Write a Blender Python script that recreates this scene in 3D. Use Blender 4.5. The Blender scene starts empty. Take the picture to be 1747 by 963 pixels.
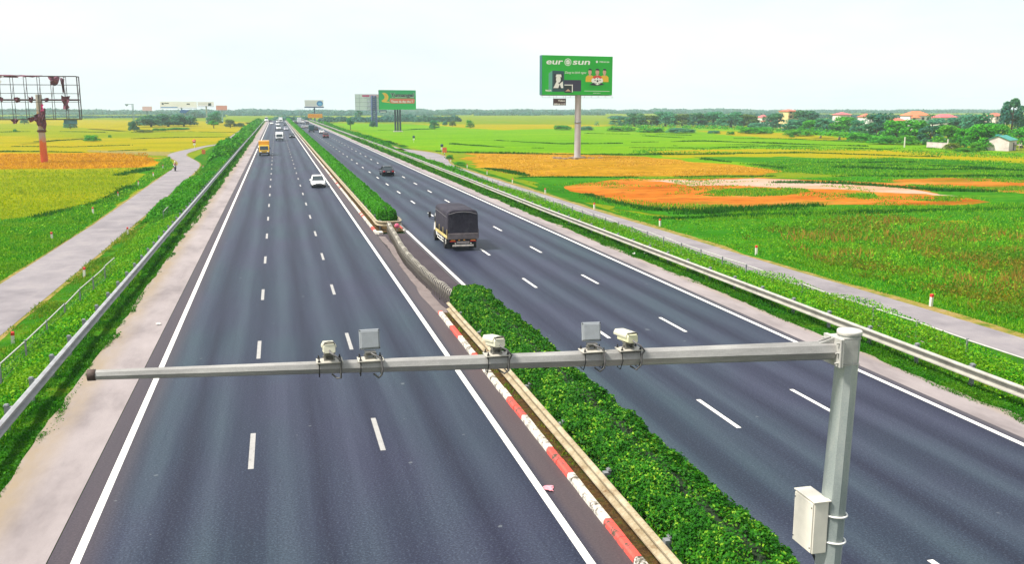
import bpy, bmesh, math, random
import numpy as np
from mathutils import Vector, Matrix

S = bpy.context.scene
COL = S.collection
random.seed(7)
RNG = np.random.default_rng(11)

# ------------------------------------------------------------------ camera
FPX, PIT, YAW, CAMH, CAMX = 1593.08, .1853, .2437, 9.9555, -.7471
PW, PH = 1747.0, 963.0
cy_, sy_, cp_, sp_ = math.cos(YAW), math.sin(YAW), math.cos(PIT), math.sin(PIT)
VR = np.array([cy_, -sy_, 0]); VF = np.array([sy_*cp_, cy_*cp_, -sp_]); VU = np.array([sy_*sp_, cy_*sp_, cp_])
VC = np.array([CAMX, 0, CAMH])
cam = bpy.data.cameras.new('camera'); camo = bpy.data.objects.new('camera', cam); COL.objects.link(camo)
cam.sensor_width = 36; cam.lens = 36*FPX/PW; cam.clip_start = .1; cam.clip_end = 9000
camo.matrix_world = Matrix(((VR[0], VU[0], -VF[0], VC[0]), (VR[1], VU[1], -VF[1], VC[1]), (VR[2], VU[2], -VF[2], VC[2]), (0, 0, 0, 1)))
S.camera = camo

# ------------------------------------------------------------------ world, sun, exposure
SUN_EL, SUN_AZ = math.radians(56), math.radians(263)      # azimuth clockwise from +Y: the sun stands to the left
W = bpy.data.worlds.new("World"); S.world = W; W.use_nodes = True
nt = W.node_tree; nt.nodes.clear()
sky = nt.nodes.new('ShaderNodeTexSky'); sky.sky_type = 'NISHITA'; sky.sun_disc = False
sky.sun_elevation = SUN_EL; sky.sun_rotation = SUN_AZ
sky.air_density = 1.0; sky.dust_density = 1.5; sky.ozone_density = 1.0; sky.altitude = 0
hs = nt.nodes.new('ShaderNodeHueSaturation'); hs.inputs['Saturation'].default_value = .8; hs.inputs['Value'].default_value = 1.0
bg = nt.nodes.new('ShaderNodeBackground'); bg.inputs[1].default_value = .075
wo = nt.nodes.new('ShaderNodeOutputWorld')
# a thin even layer of bright cloud over the blue, broken a little by noise
tcw = nt.nodes.new('ShaderNodeTexCoord'); mpw = nt.nodes.new('ShaderNodeMapping'); mpw.inputs['Scale'].default_value = (1, 1, 4)
cn = nt.nodes.new('ShaderNodeTexNoise'); cn.inputs['Scale'].default_value = 2.2; cn.inputs['Detail'].default_value = 4; cn.inputs['Roughness'].default_value = .55
cr = nt.nodes.new('ShaderNodeValToRGB'); cr.color_ramp.elements[0].position = .35; cr.color_ramp.elements[0].color = (3.85, 4.18, 4.4, 1); cr.color_ramp.elements[1].position = .68; cr.color_ramp.elements[1].color = (4.75, 4.8, 4.85, 1)
mxw = nt.nodes.new('ShaderNodeMix'); mxw.data_type = 'RGBA'; mxw.inputs[0].default_value = .86
nt.links.new(tcw.outputs['Generated'], mpw.inputs[0]); nt.links.new(mpw.outputs[0], cn.inputs['Vector']); nt.links.new(cn.outputs['Fac'], cr.inputs[0])
nt.links.new(sky.outputs[0], hs.inputs['Color']); nt.links.new(hs.outputs[0], mxw.inputs[6]); nt.links.new(cr.outputs[0], mxw.inputs[7]); nt.links.new(mxw.outputs[2], bg.inputs[0]); nt.links.new(bg.outputs[0], wo.inputs[0])
sl = bpy.data.lights.new('sun', 'SUN'); sl.energy = 2.9; sl.angle = math.radians(10); sl.color = (1, .955, .88)
so = bpy.data.objects.new('sun', sl); COL.objects.link(so)
sd = Vector((math.sin(SUN_AZ)*math.cos(SUN_EL), math.cos(SUN_AZ)*math.cos(SUN_EL), math.sin(SUN_EL)))
so.rotation_euler = sd.to_track_quat('Z', 'Y').to_euler(); so.location = (-60, 0, 120)
vs = S.view_settings; vs.view_transform = 'Standard'; vs.look = 'None'; vs.gamma = 1; vs.exposure = 1.62
S.cycles.max_bounces = 6; S.cycles.diffuse_bounces = 3; S.cycles.volume_bounces = 2
S.cycles.use_denoising = True
HAZE_DENSITY = .00017

# ------------------------------------------------------------------ helpers: pixels of the survey photo to places on the ground
def ray(px, py):
    return VR*(px-PW/2)/FPX - VU*(py-PH/2)/FPX + VF
def gp(px, py, z=-1.5):
    d = ray(px, py); return VC + d*((z-CAMH)/d[2])
def yp(px, py, Y):
    d = ray(px, py); return VC + d*((Y-VC[1])/d[1])
def depth(p): return float((np.array(p)-VC) @ VF)
def ppm(p): return FPX/depth(p)

# ------------------------------------------------------------------ materials
class N:
    def __init__(s, name):
        s.m = bpy.data.materials.new(name); s.m.use_nodes = True; s.t = s.m.node_tree
        s.b = s.t.nodes['Principled BSDF']; s._tc = None
    def n(s, typ, **kw):
        o = s.t.nodes.new(typ)
        for k, v in kw.items(): setattr(o, k, v)
        return o
    def l(s, a, b): s.t.links.new(a, b)
    def pos(s):
        if not s._tc: s._tc = s.n('ShaderNodeNewGeometry')
        return s._tc.outputs['Position']
    def obj(s):
        return s.n('ShaderNodeTexCoord').outputs['Object']
    def noise(s, scale, detail=3, rough=.6, stretch=(1, 1, 1), src=None):
        mp = s.n('ShaderNodeMapping'); mp.inputs['Scale'].default_value = stretch
        s.l(src if src is not None else s.pos(), mp.inputs[0])
        o = s.n('ShaderNodeTexNoise'); o.inputs['Scale'].default_value = scale; o.inputs['Detail'].default_value = detail; o.inputs['Roughness'].default_value = rough
        s.l(mp.outputs[0], o.inputs['Vector']); return o.outputs['Fac']
    def ramp(s, fac, stops, interp='LINEAR'):
        o = s.n('ShaderNodeValToRGB'); e = o.color_ramp.elements; o.color_ramp.interpolation = interp
        while len(e) < len(stops): e.new(.5)
        for q, (p, c) in zip(e, stops):
            q.position = p; q.color = (c, c, c, 1) if isinstance(c, (int, float)) else (*c, 1)
        s.l(fac, o.inputs[0]); return o.outputs[0]
    def mix(s, fac, a, b, mode='MIX'):
        o = s.n('ShaderNodeMix', data_type='RGBA', blend_type=mode)
        for v, i in ((fac, 0), (a, 6), (b, 7)):
            if hasattr(v, 'links'): s.l(v, o.inputs[i])
            elif i == 0: o.inputs[0].default_value = v
            else: o.inputs[i].default_value = (*v, 1)
        return o.outputs[2]
    def math(s, op, a, b=None, c=None):
        o = s.n('ShaderNodeMath', operation=op)
        for i, v in enumerate((a, b, c)):
            if v is None: continue
            if hasattr(v, 'links'): s.l(v, o.inputs[i])
            else: o.inputs[i].default_value = v
        return o.outputs[0]
    def sep(s, v):
        o = s.n('ShaderNodeSeparateXYZ'); s.l(v, o.inputs[0]); return o.outputs
    def col(s, c):
        if hasattr(c, 'links'): s.l(c, s.b.inputs['Base Color'])
        else: s.b.inputs['Base Color'].default_value = (*c, 1)
    def bump(s, h, strength=.3, dist=.02):
        o = s.n('ShaderNodeBump'); o.inputs['Strength'].default_value = strength; o.inputs['Distance'].default_value = dist
        s.l(h, o.inputs['Height']); s.l(o.outputs[0], s.b.inputs['Normal'])
    def set(s, rough=.6, metal=0, spec=.4):
        s.b.inputs['Roughness'].default_value = rough; s.b.inputs['Metallic'].default_value = metal
        s.b.inputs['Specular IOR Level'].default_value = spec; return s.m

MC = {}
def plain(name, c, rough=.6, metal=0, var=.12, scale=3, spec=.4, objspace=True):
    """a colour with a little wear"""
    if name in MC: return MC[name]
    n = N(name); f = n.noise(scale, 4, .65, src=n.obj() if objspace else None)
    c = np.array(c)
    n.col(n.ramp(f, [(.3, tuple(c*(1-var))), (.7, tuple(np.minimum(c*(1+var), .9)))]))
    MC[name] = n.set(rough, metal, spec); return MC[name]
def leafy(name, cols, patch=None, pscale=.3, rough=.6, spec=.12, trans=.4):
    """foliage: every leaf or blade takes its own tint, big patches shift it"""
    if name in MC: return MC[name]
    n = N(name); n.pos(); r = n._tc.outputs['Random Per Island']
    k = len(cols)-1
    c = n.ramp(r, [(i/k, q) for i, q in enumerate(cols)])
    if patch:
        f = n.noise(pscale, 3, .6)
        c = n.mix(n.ramp(f, [(.42, 0.0), (.6, 1.0)]), c, n.ramp(r, [(0, patch[0]), (1, patch[-1])]))
    n.col(c); n.set(rough, 0, spec)
    tr = n.n('ShaderNodeBsdfTranslucent'); n.l(c, tr.inputs[0]); mx = n.n('ShaderNodeMixShader'); mx.inputs[0].default_value = trans   # thin leaves let light through
    ou = [q for q in n.t.nodes if q.type == 'OUTPUT_MATERIAL'][0]; n.l(n.b.outputs[0], mx.inputs[1]); n.l(tr.outputs[0], mx.inputs[2]); n.l(mx.outputs[0], ou.inputs[0])
    MC[name] = n.m; return MC[name]

# ------------------------------------------------------------------ meshes
def link(name, me, parent=None, loc=None, mats=()):
    o = bpy.data.objects.new(name, me); COL.objects.link(o)
    for m in (mats if isinstance(mats, (list, tuple)) else [mats]):
        if m: me.materials.append(m)
    if parent: o.parent = parent
    if loc is not None: o.location = loc
    return o
def tag(o, label=None, cat=None, group=None, kind=None):
    if label: o['label'] = label
    if cat: o['category'] = cat
    if group: o['group'] = group
    if kind: o['kind'] = kind
    return o
def thing(name, label, cat, loc=(0, 0, 0), rz=0, group=None):
    o = bpy.data.objects.new(name, None); COL.objects.link(o); o.location = loc; o.rotation_euler = (0, 0, rz); o.empty_display_size = .2
    return tag(o, label, cat, group)
def ngons(name, V, k, mats=None, parent=None):
    """V: (n,k,3) separate faces of k corners each"""
    n = len(V); me = bpy.data.meshes.new(name)
    me.vertices.add(n*k); me.vertices.foreach_set('co', np.ascontiguousarray(V, dtype=np.float32).ravel())
    me.loops.add(n*k); me.loops.foreach_set('vertex_index', np.arange(n*k, dtype=np.int32))
    me.polygons.add(n); me.polygons.foreach_set('loop_start', np.arange(0, n*k, k, dtype=np.int32))
    try: me.polygons.foreach_set('loop_total', np.full(n, k, dtype=np.int32))
    except Exception: pass
    me.update(calc_edges=True)
    if mats is None: return me
    return link(name, me, parent, None, mats)

class MB:
    def __init__(s): s.v = []; s.f = []; s.mi = []; s.sm = []; s.cur = 0
    def mat(s, i): s.cur = i; return s
    def add(s, V, F, smooth=False, M=None):
        b = len(s.v)
        for p in V:
            s.v.append(tuple(M @ Vector(p)) if M is not None else tuple(p))
        for f in F:
            s.f.append([b+i for i in f]); s.mi.append(s.cur); s.sm.append(smooth)
        return s
    def box(s, c, d, M=None, bev=0):
        bm = bmesh.new(); bmesh.ops.create_cube(bm, size=1)
        for v in bm.verts: v.co = Vector((v.co.x*d[0], v.co.y*d[1], v.co.z*d[2]))
        if bev: bmesh.ops.bevel(bm, geom=bm.edges[:]+bm.verts[:], offset=bev, segments=2, affect='EDGES', profile=.5)
        bm.verts.index_update()
        V = [tuple(v.co + Vector(c)) for v in bm.verts]; F = [[v.index for v in f.verts] for f in bm.faces]
        bm.free(); return s.add(V, F, False, M)
    def ring(s, rings, closed=False, cap=True, smooth=True, M=None):
        n = len(rings[0]); V = [p for r in rings for p in r]; F = []
        m = len(rings)
        for i in range(m if closed else m-1):
            j = (i+1) % m
            for k in range(n):
                l = (k+1) % n; F.append([i*n+k, i*n+l, j*n+l, j*n+k])
        s.add(V, F, smooth, M)
        if cap and not closed:
            s.add(rings[0], [list(range(n))[::-1]], False, M); s.add(rings[-1], [list(range(n))], False, M)
        return s
    def tube(s, pts, r, n=8, cap=True, smooth=True, M=None, rot=0):
        pts = [Vector(p) for p in pts]; rings = []; up = None
        for i, p in enumerate(pts):
            t = (pts[min(i+1, len(pts)-1)]-pts[max(i-1, 0)]).normalized()
            if up is None:
                up = Vector((0, 0, 1)) if abs(t.z) < .9 else Vector((0, 1, 0))
            a = t.cross(up).normalized(); up2 = a.cross(t).normalized(); up = up2
            ri = r[i] if isinstance(r, (list, tuple)) else r
            rings.append([tuple(p + (a*math.cos(2*math.pi*k/n+rot) + up2*math.sin(2*math.pi*k/n+rot))*ri) for k in range(n)])
        return s.ring(rings, cap=cap, smooth=smooth, M=M)
    def lathe(s, prof, n=16, M=None, smooth=True, axis='z'):
        rings = []
        for r, z in prof:
            rings.append([(r*math.cos(2*math.pi*k/n), r*math.sin(2*math.pi*k/n), z) if axis == 'z' else
                          ((z, r*math.cos(2*math.pi*k/n), r*math.sin(2*math.pi*k/n)) if axis == 'x' else (r*math.cos(2*math.pi*k/n), z, -r*math.sin(2*math.pi*k/n))) for k in range(n)])
        return s.ring(rings, smooth=smooth, M=M)
    def prism(s, poly, a, b, axis='y', M=None):
        """poly in the plane across the axis, from a to b along it"""
        def P(q, t): return (q[0], t, q[1]) if axis == 'y' else ((t, q[0], q[1]) if axis == 'x' else (q[0], q[1], t))
        n = len(poly); V = [P(q, a) for q in poly]+[P(q, b) for q in poly]
        F = [[i, (i+1) % n, n+(i+1) % n, n+i] for i in range(n)]+[list(range(n))[::-1], list(range(n, 2*n))]
        return s.add(V, F, False, M)
    def mesh(s, name):
        me = bpy.data.meshes.new(name); me.from_pydata(s.v, [], s.f)
        me.polygons.foreach_set('material_index', s.mi); me.polygons.foreach_set('use_smooth', s.sm)
        me.update(); bm = bmesh.new(); bm.from_mesh(me); bmesh.ops.recalc_face_normals(bm, faces=bm.faces); bm.to_mesh(me); bm.free()
        return me
    def build(s, name, mats, parent=None, loc=None): return link(name, s.mesh(name), parent, loc, mats)

def grid(name, rows, mats, kind='structure', smooth=True):
    """rows: list of equally long lists of points -> a sheet"""
    n = len(rows[0]); V = [p for r in rows for p in r]
    F = [[i*n+k, i*n+k+1, (i+1)*n+k+1, (i+1)*n+k] for i in range(len(rows)-1) for k in range(n-1)]
    me = bpy.data.meshes.new(name); me.from_pydata([tuple(map(float, v)) for v in V], [], F)
    me.polygons.foreach_set('use_smooth', [smooth]*len(F)); me.update()
    o = link(name, me, None, None, mats)
    if kind: o['kind'] = kind
    if me.polygons and me.polygons[0].normal.z < 0: me.flip_normals()
    return o

_tab = RNG.random((256, 256))
def vn(x, y, s=1.0, o=0):
    """smooth value noise 0..1"""
    x = np.asarray(x, float)*s+o*17.3+500; y = np.asarray(y, float)*s+o*9.1+500
    xi = np.floor(x).astype(int); yi = np.floor(y).astype(int); u = x-xi; v = y-yi; u = u*u*(3-2*u); v = v*v*(3-2*v)
    g = lambda a, b: _tab[a % 256, b % 256]
    return (g(xi, yi)*(1-u)+g(xi+1, yi)*u)*(1-v)+(g(xi, yi+1)*(1-u)+g(xi+1, yi+1)*u)*v
def fbm(x, y, s, o=0): return .55*vn(x, y, s, o)+.3*vn(x, y, s*2.3, o+3)+.15*vn(x, y, s*5.1, o+5)

def leaves(P, size, outward=None, bias=.8, aspect=.5):
    """rhombic leaves at P"""
    n = len(P); nrm = RNG.normal(size=(n, 3)); nrm /= np.linalg.norm(nrm, axis=1)[:, None]+1e-9
    if outward is not None: nrm = nrm+outward*bias; nrm /= np.linalg.norm(nrm, axis=1)[:, None]+1e-9
    t = RNG.normal(size=(n, 3)); u = np.cross(nrm, t); u /= np.linalg.norm(u, axis=1)[:, None]+1e-9
    v = np.cross(nrm, u); s = np.broadcast_to(np.asarray(size, float), (n,))[:, None]*(.65+.7*RNG.random((n, 1)))
    return np.stack([P-u*s, P-v*s*aspect, P+u*s, P+v*s*aspect], 1)
def blades(P, w, h, lean=.5):
    """grass blades (triangles) rooted at P"""
    n = len(P); a = RNG.random(n)*2*math.pi
    d = np.stack([np.cos(a), np.sin(a), np.zeros(n)], 1); b = RNG.random(n)*2*math.pi
    l = np.stack([np.cos(b), np.sin(b), np.zeros(n)], 1)*(RNG.random((n, 1))**.7*lean)
    w = np.broadcast_to(w, (n,))[:, None]; h = np.broadcast_to(h, (n,))[:, None]*(.55+.75*RNG.random((n, 1)))
    tip = P+l*h+np.array([0, 0, 1])*h*np.sqrt(np.maximum(.15, 1-lean*lean*.5))
    return np.stack([P-d*w/2, P+d*w/2, tip], 1)

# ================================================================== SETTING
LG = (-.0055, 0)
def mat_ground():
    n = N('meadow'); a = n.noise(.02, 4, .6, (1, 1, 1)); b = n.noise(.35, 4, .7)
    c = n.ramp(a, [(.35, (.10, .17, .004)), (.5, (.16, .18, .006)), (.65, (.08, .16, .006))])
    n.col(n.mix(n.ramp(b, [(.3, 0.0), (.75, .6)]), c, (.05, .10, .006))); return n.set(1, 0, 0)
grid('ground', [[(x, y, -1.56) for x in (-3000, -600, -100, 100, 600, 3000)] for y in (-300, 0, 300, 900, 3000)], mat_ground())

def mat_slope():
    n = N('embankment_grass'); a = n.noise(.5, 4, .65); b = n.noise(4, 3, .7)
    c = n.ramp(a, [(.3, (.015, .075, .005)), (.5, (.03, .12, .007)), (.62, (.07, .15, .008)), (.75, (.13, .12, .012))])
    n.col(n.mix(n.ramp(b, [(.35, 0.0), (.7, .5)]), c, (.012, .05, .006))); n.bump(b, .6, .1); return n.set(1, 0, 0)
PROF = [(-19.6, -1.57), (-19.0, -1.53), (-14.7, -1.53), (-13.4, -1.38), (-11.8, -1.02), (-10.4, -.36), (-9.3, -.12), (-8.0, -.035), (-4, -.035), (5, -.035), (14, -.035),
        (23.0, -.035), (24.2, -.16), (26.2, -.7), (28.5, -1.16), (30.6, -1.5), (35.0, -1.53), (35.7, -1.57)]
rows = []
for y in list(range(-40, 260, 3))+list(range(260, 961, 20)):
    r = []
    for i, (x, z) in enumerate(PROF):
        dz = 0 if (7 <= i <= 11 or i in (0, 1, 2, 15, 16, 17)) else (float(vn(x, y, .35))-.5)*.22
        r.append((x, y, z+dz))
    rows.append(r)
grid('embankment', rows, mat_slope())
def slope_z(x):
    return np.interp(x, [p[0] for p in PROF], [p[1] for p in PROF])

# ---- carriageways
def mat_asphalt(name, lane0, edges, dirty):
    n = N(name); p = n.pos(); x = n.sep(p)[0]
    t = n.math('FRACT', n.math('DIVIDE', n.math('SUBTRACT', x, lane0), 3.75))
    wob = n.noise(.6, 3, .6, (1, .05, 1))
    tt = n.math('ADD', t, n.math('MULTIPLY', n.math('SUBTRACT', wob, .5), .22))
    band = n.ramp(tt, [(0, .30), (.12, .5), (.25, .88), (.38, .55), (.5, .15), (.62, .5), (.75, .84), (.88, .5), (1, .30)])
    st = n.noise(1.6, 4, .7, (1, .03, 1)); big = n.noise(.11, 3, .55, (1, .5, 1)); grain = n.noise(17, 3, .85); g2 = n.noise(7, 3, .8)
    v = n.math('ADD', n.math('MULTIPLY', band, .55), n.math('MULTIPLY', st, .55))
    c = n.ramp(v, [(.34, (.002, .005, .016)), (.52, (.008, .017, .031)), (.74, (.024, .043, .056))])
    c = n.mix(n.ramp(big, [(.36, 0.0), (.60, .75)]), c, n.ramp(v, [(.34, (.005, .004, .021)), (.74, (.026, .024, .053))]))
    c = n.mix(n.ramp(grain, [(.3, .85), (.5, 0.0)]), c, (.005, .008, .014))
    c = n.mix(n.ramp(grain, [(.52, 0.0), (.72, .6)]), c, (.10, .12, .15))
    c = n.mix(n.ramp(g2, [(.3, .25), (.5, 0.0)]), c, (.012, .014, .022))
    # brown dust that lies beside the edge lines
    for (a, b, s) in edges:
        e = n.n('ShaderNodeMapRange'); e.interpolation_type = 'SMOOTHSTEP'; n.l(x, e.inputs[0]); e.inputs[1].default_value = a; e.inputs[2].default_value = b; e.inputs[3].default_value = 1; e.inputs[4].default_value = 0
        f = n.math('MULTIPLY', n.math('MULTIPLY', e.outputs[0], s), n.ramp(st, [(.3, .75), (.6, 1.0)]))
        c = n.mix(f, c, n.mix(n.ramp(grain, [(.3, 0.0), (.7, 1.0)]), dirty, tuple(q*1.9 for q in dirty)))
    sp = n.noise(2.6, 1, .3); n.col(n.mix(n.ramp(sp, [(.80, 0.0), (.81, .35)]), c, (.2, .22, .22)))
    n.bump(grain, .35, .012); return n.set(.6, 0, .26)
def sheet(name, x0, x1, y0, y1, z, m, step=6, rag0=0, rag1=0, kind='structure'):
    rows = []
    ys = list(np.arange(y0, min(y1, 260), step if not (rag0 or rag1) else .5))+list(np.arange(max(y0, 260), y1+1, 10))
    for y in ys:
        a = x0+(float(fbm(3, y, .22, 1))-.5)*2*rag0+(float(vn(8, y, 1.7, 2))-.5)*rag0*.7; b = x1+(float(fbm(7, y, .22, 4))-.5)*2*rag1+(float(vn(9, y, 1.7, 5))-.5)*rag1*.7
        rows.append([(a, y, z), ((a+b)/2, y, z), (b, y, z)])
    return grid(name, rows, m, kind)
YE = 760
sheet('carriageway', -6.12, 6.55, -40, YE, 0, mat_asphalt('asphalt_left', -5.625, [(-5.75, -4.6, .8), (6.0, 5.55, 1.0)], (.040, .030, .032)))
sheet('carriageway', 8.9, 21.0, -40, YE, 0, mat_asphalt('asphalt_right', 9.23, [(8.9, 9.7, .8), (21.0, 20.45, .9)], (.045, .038, .040)))

def mat_concrete(name, x_in, x_out):
    n = N(name); x = n.sep(n.pos())[0]
    a = n.noise(.5, 5, .65, (1, .35, 1)); b = n.noise(25, 2, .7); s = n.noise(1.1, 4, .75, (1, .25, 1))
    c = n.ramp(a, [(.3, (.150, .128, .128)), (.5, (.225, .195, .192)), (.72, (.275, .24, .235))])
    e = n.n('ShaderNodeMapRange'); e.interpolation_type = 'SMOOTHSTEP'; n.l(x, e.inputs[0]); e.inputs[1].default_value = x_in; e.inputs[2].default_value = x_out
    f = n.math('MULTIPLY', e.outputs[0], n.ramp(s, [(.3, .25), (.65, 1.0)]))
    c = n.mix(f, c, (.22, .17, .11))
    c = n.mix(n.ramp(s, [(.68, 0.0), (.8, .35)]), c, (.12, .105, .10))
    c = n.mix(n.ramp(b, [(.3, .18), (.5, 0.0)]), c, (.12, .10, .095))
    n.col(c); n.bump(b, .2, .01); return n.set(.85, 0, .2)
sheet('hard_shoulder', -8.22, -6.14, -40, YE, .004, mat_concrete('concrete_left', -7.0, -8.1), rag0=.15)
sheet('hard_shoulder', 20.98, 22.35, -40, YE, .004, mat_concrete('concrete_right', 21.8, 22.5), rag1=.32)

# ---- paint
def mat_paint(name, c, wear):
    n = N(name); a = n.noise(5, 5, .8, (1, .4, 1)); b = n.noise(40, 2, .8)
    f = n.math('ADD', n.math('MULTIPLY', a, .75), n.math('MULTIPLY', b, .25))
    n.col(n.ramp(f, [(wear, tuple(q*.25 for q in c)), (wear+.12, tuple(q*.85 for q in c)), (.6, c)])); return n.set(.6, 0, .3)
PW_ = mat_paint('line_paint', (.66, .64, .59), .27); PD_ = mat_paint('dash_paint', (.30, .29, .275), .30)
for x in (-5.515, 5.585, 9.19, 20.55): sheet('edge_line', x-.1, x+.1, -40, YE, .004, PW_)
for nm, x, o, m in (('lane_marking', -1.875, 27.21, PD_), ('lane_marking', 1.875, 27.77, PD_), ('lane_marking', 12.98, 15.03, PW_), ('lane_marking', 16.73, 15.32, PW_)):
    mb = MB()
    for i in range(-4, 54):
        y = o+12*i
        mb.add([(x-.078, y-1.5, .004), (x+.078, y-1.5, .004), (x+.078, y+1.5, .004), (x-.078, y+1.5, .004)], [[0, 1, 2, 3]])
    mb.build(nm, m)['kind'] = 'structure'

# ---- median: soil beds, the gap between the hedges, kerbs
def mat_soil():
    n = N('soil'); a = n.noise(2.2, 5, .7); b = n.noise(11, 3, .7)
    c = n.ramp(a, [(.3, (.035, .020, .008)), (.5, (.085, .045, .014)), (.62, (.06, .06, .010)), (.75, (.03, .07, .01))])
    n.col(n.mix(n.ramp(b, [(.4, .6), (.6, 0.0)]), c, (.015, .010, .006))); n.bump(b, .8, .05); return n.set(.95, 0, .1)
SOIL = mat_soil()
def bed(y0, y1, step):
    rows = []
    for y in np.arange(y0, y1+.01, step):
        rows.append([(x, y, .10+(float(vn(x*3, y, 1.1))-.4)*.10) for x in (6.71, 6.95, 7.2, 7.6, 8.1, 8.83)])
    grid('median_bed', rows, SOIL)
bed(-40, 44.6, .8); bed(74.6, YE, 5)
n = N('median_asphalt'); g = n.noise(30, 2, .8); a = n.noise(.5, 4, .6)
n.col(n.mix(n.ramp(g, [(.35, .6), (.6, 0.0)]), n.ramp(a, [(.3, (.040, .030, .036)), (.7, (.062, .048, .054))]), (.015, .012, .015))); n.bump(g, .3, .01)
sheet('median_opening', 6.56, 8.89, 44.3, 74.9, -.002, n.set(.85, 0, .2), step=2)
def gpoly(name, px, z, m, seg=0, jit=.0, kind='structure'):
    """a patch of ground whose outline was measured on the survey photo"""
    pts = [gp(q[0], q[1], z) for q in px]; out = []
    for i, a in enumerate(pts):
        b = pts[(i+1) % len(pts)]; k = max(1, int(np.hypot(*(b-a)[:2])/seg)) if seg else 1
        for j in range(k):
            p = a+(b-a)*j/k
            if jit and j: 
                d = jit*min(9, .02*abs(p[1])+.6); p = p+np.array([(float(fbm(p[0], p[1], .14, 1))-.5)*d*3, (float(fbm(p[0], p[1], .14, 2))-.5)*d*3, 0])
            out.append((p[0], p[1], z))
    me = bpy.data.meshes.new(name); me.from_pydata(out, [], [list(range(len(out)))]); me.update()
    if me.polygons[0].normal.z < 0: me.flip_normals()
    o = link(name, me, None, None, m); o['kind'] = kind; return o
n = N('worn_concrete'); a = n.noise(1.5, 5, .7); b = n.noise(25, 2, .7)
n.col(n.mix(n.ramp(b, [(.3, .5), (.5, 0.0)]), n.ramp(a, [(.3, (.12, .095, .09)), (.7, (.19, .155, .145))]), (.06, .05, .05)))
gpoly('worn_path', [(645, 403), (661.5, 423), (682, 450), (711, 489.5), (744.6, 533), (761, 548), (768, 540), (761, 527), (736, 498), (703, 464.6), (684, 442), (674, 423), (657, 404)], .004, n.set(.9, 0, .2), .6, .12)

def mat_kerb(name, c):
    n = N(name); a = n.noise(6, 5, .75); b = n.noise(2.0, 3, .6)
    f = n.math('ADD', n.math('MULTIPLY', a, .6), n.math('MULTIPLY', b, .4))
    n.col(n.ramp(f, [(.42, (.07, .06, .04)), (.46, tuple(q*.5+.05 for q in c)), (.51, c), (.62, tuple(min(q*1.2, .8) for q in c)), (.68, tuple(q*.6+.08 for q in c))])); n.bump(a, .6, .03); return n.set(.75, 0, .25)
KW, KR = mat_kerb('kerb_white', (.50, .46, .40)), mat_kerb('kerb_red', (.62, .075, .055))
def kerb(xa, xb, y0, y1):
    mb = MB(); y = y0
    while y < y1:
        L = .98 if y < 160 else 4.9
        ph = ((y+L/2-22.9) % 5.3) if y < 160 else 3
        mb.mat(1 if (ph < 2.2 and (y < 50 or y < 79 or random.random() < .12)) else 0)
        j = random.uniform(-.012, .012)
        mb.prism([(xa+j, -.02), (xb+j, -.02), (xb+j, .15), (xa+.05+j, .155), (xa+j+.012, .10)], y, min(y+L, y1))
        y += L+.02
    mb.build('kerb', [KW, KR])['kind'] = 'structure'
kerb(6.5, 6.7, -20, 44.2); kerb(6.5, 6.7, 75.1, YE); kerb(8.84, 9.0, -20, 44.2); kerb(8.84, 9.0, 75.1, YE)
mb = MB(); mb.prism([(6.5, 74.3), (6.78, 74.0), (7.1, 74.0), (7.1, 75.06), (6.5, 75.06)], -.02, .16, 'z'); mb.build('kerb', [KW])['kind'] = 'structure'

# ---- service roads
def mat_lane():
    n = N('service_road_concrete'); a = n.noise(.35, 5, .65); b = n.noise(18, 2, .7); c2 = n.noise(1.5, 4, .7, (1, .15, 1))
    c = n.ramp(a, [(.3, (.145, .130, .138)), (.55, (.20, .18, .187)), (.75, (.245, .22, .215))])
    c = n.mix(n.ramp(c2, [(.55, 0.0), (.75, .35)]), c, (.27, .24, .235))
    n.col(n.mix(n.ramp(b, [(.3, .3), (.5, 0.0)]), c, (.09, .08, .09))); n.bump(b, .2, .01); return n.set(.85, 0, .2)
LANE = mat_lane()
n = N('dry_verge'); a = n.noise(1.2, 4, .7); b = n.noise(9, 3, .7)
c = n.ramp(a, [(.32, (.06, .11, .008)), (.45, (.17, .15, .02)), (.6, (.25, .17, .055)), (.75, (.26, .21, .15))])
n.col(n.mix(n.ramp(b, [(.35, .5), (.55, 0.0)]), c, (.05, .06, .008))); VERGE = n.set(.9, 0, .1)
# left: straight beside the highway, then a double bend out into the fields (centre line, half width)
LC = [(-16.9, -40, 2.0), (-16.9, 60, 2.0), (-16.85, 100, 1.95), (-17.2, 140, 2.2), (-17.6, 170, 2.3), (-17.9, 188, 2.3), (-18.6, 203, 2.1), (-20.3, 216, 2.0), (-22.5, 228, 2.1), (-24.4, 240, 2.1), (-24.9, 252, 2.0), (-24.2, 264, 1.8),
      (-23.2, 276, 1.4), (-22.3, 288, 1.1), (-20.5, 300, 1.1), (-18, 312, 1.2), (-17, 330, 1.6), (-16.9, 380, 1.8), (-16.9, 700, 1.8)]
RC = [(33.9, -40, 1.45), (33.85, 38, 1.42), (32.9, 60, 1.6), (32.6, 80, 1.6), (32.3, 100, 1.35), (32.0, 140, 1.2), (31.8, 170, 1.2), (32.2, 190, 1.4), (33.6, 205, 2.0), (34.8, 220, 2.6), (35.2, 236, 2.6), (33.6, 250, 2.2), (31.5, 265, 1.8), (31, 290, 1.6), (31, 700, 1.6)]
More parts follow.
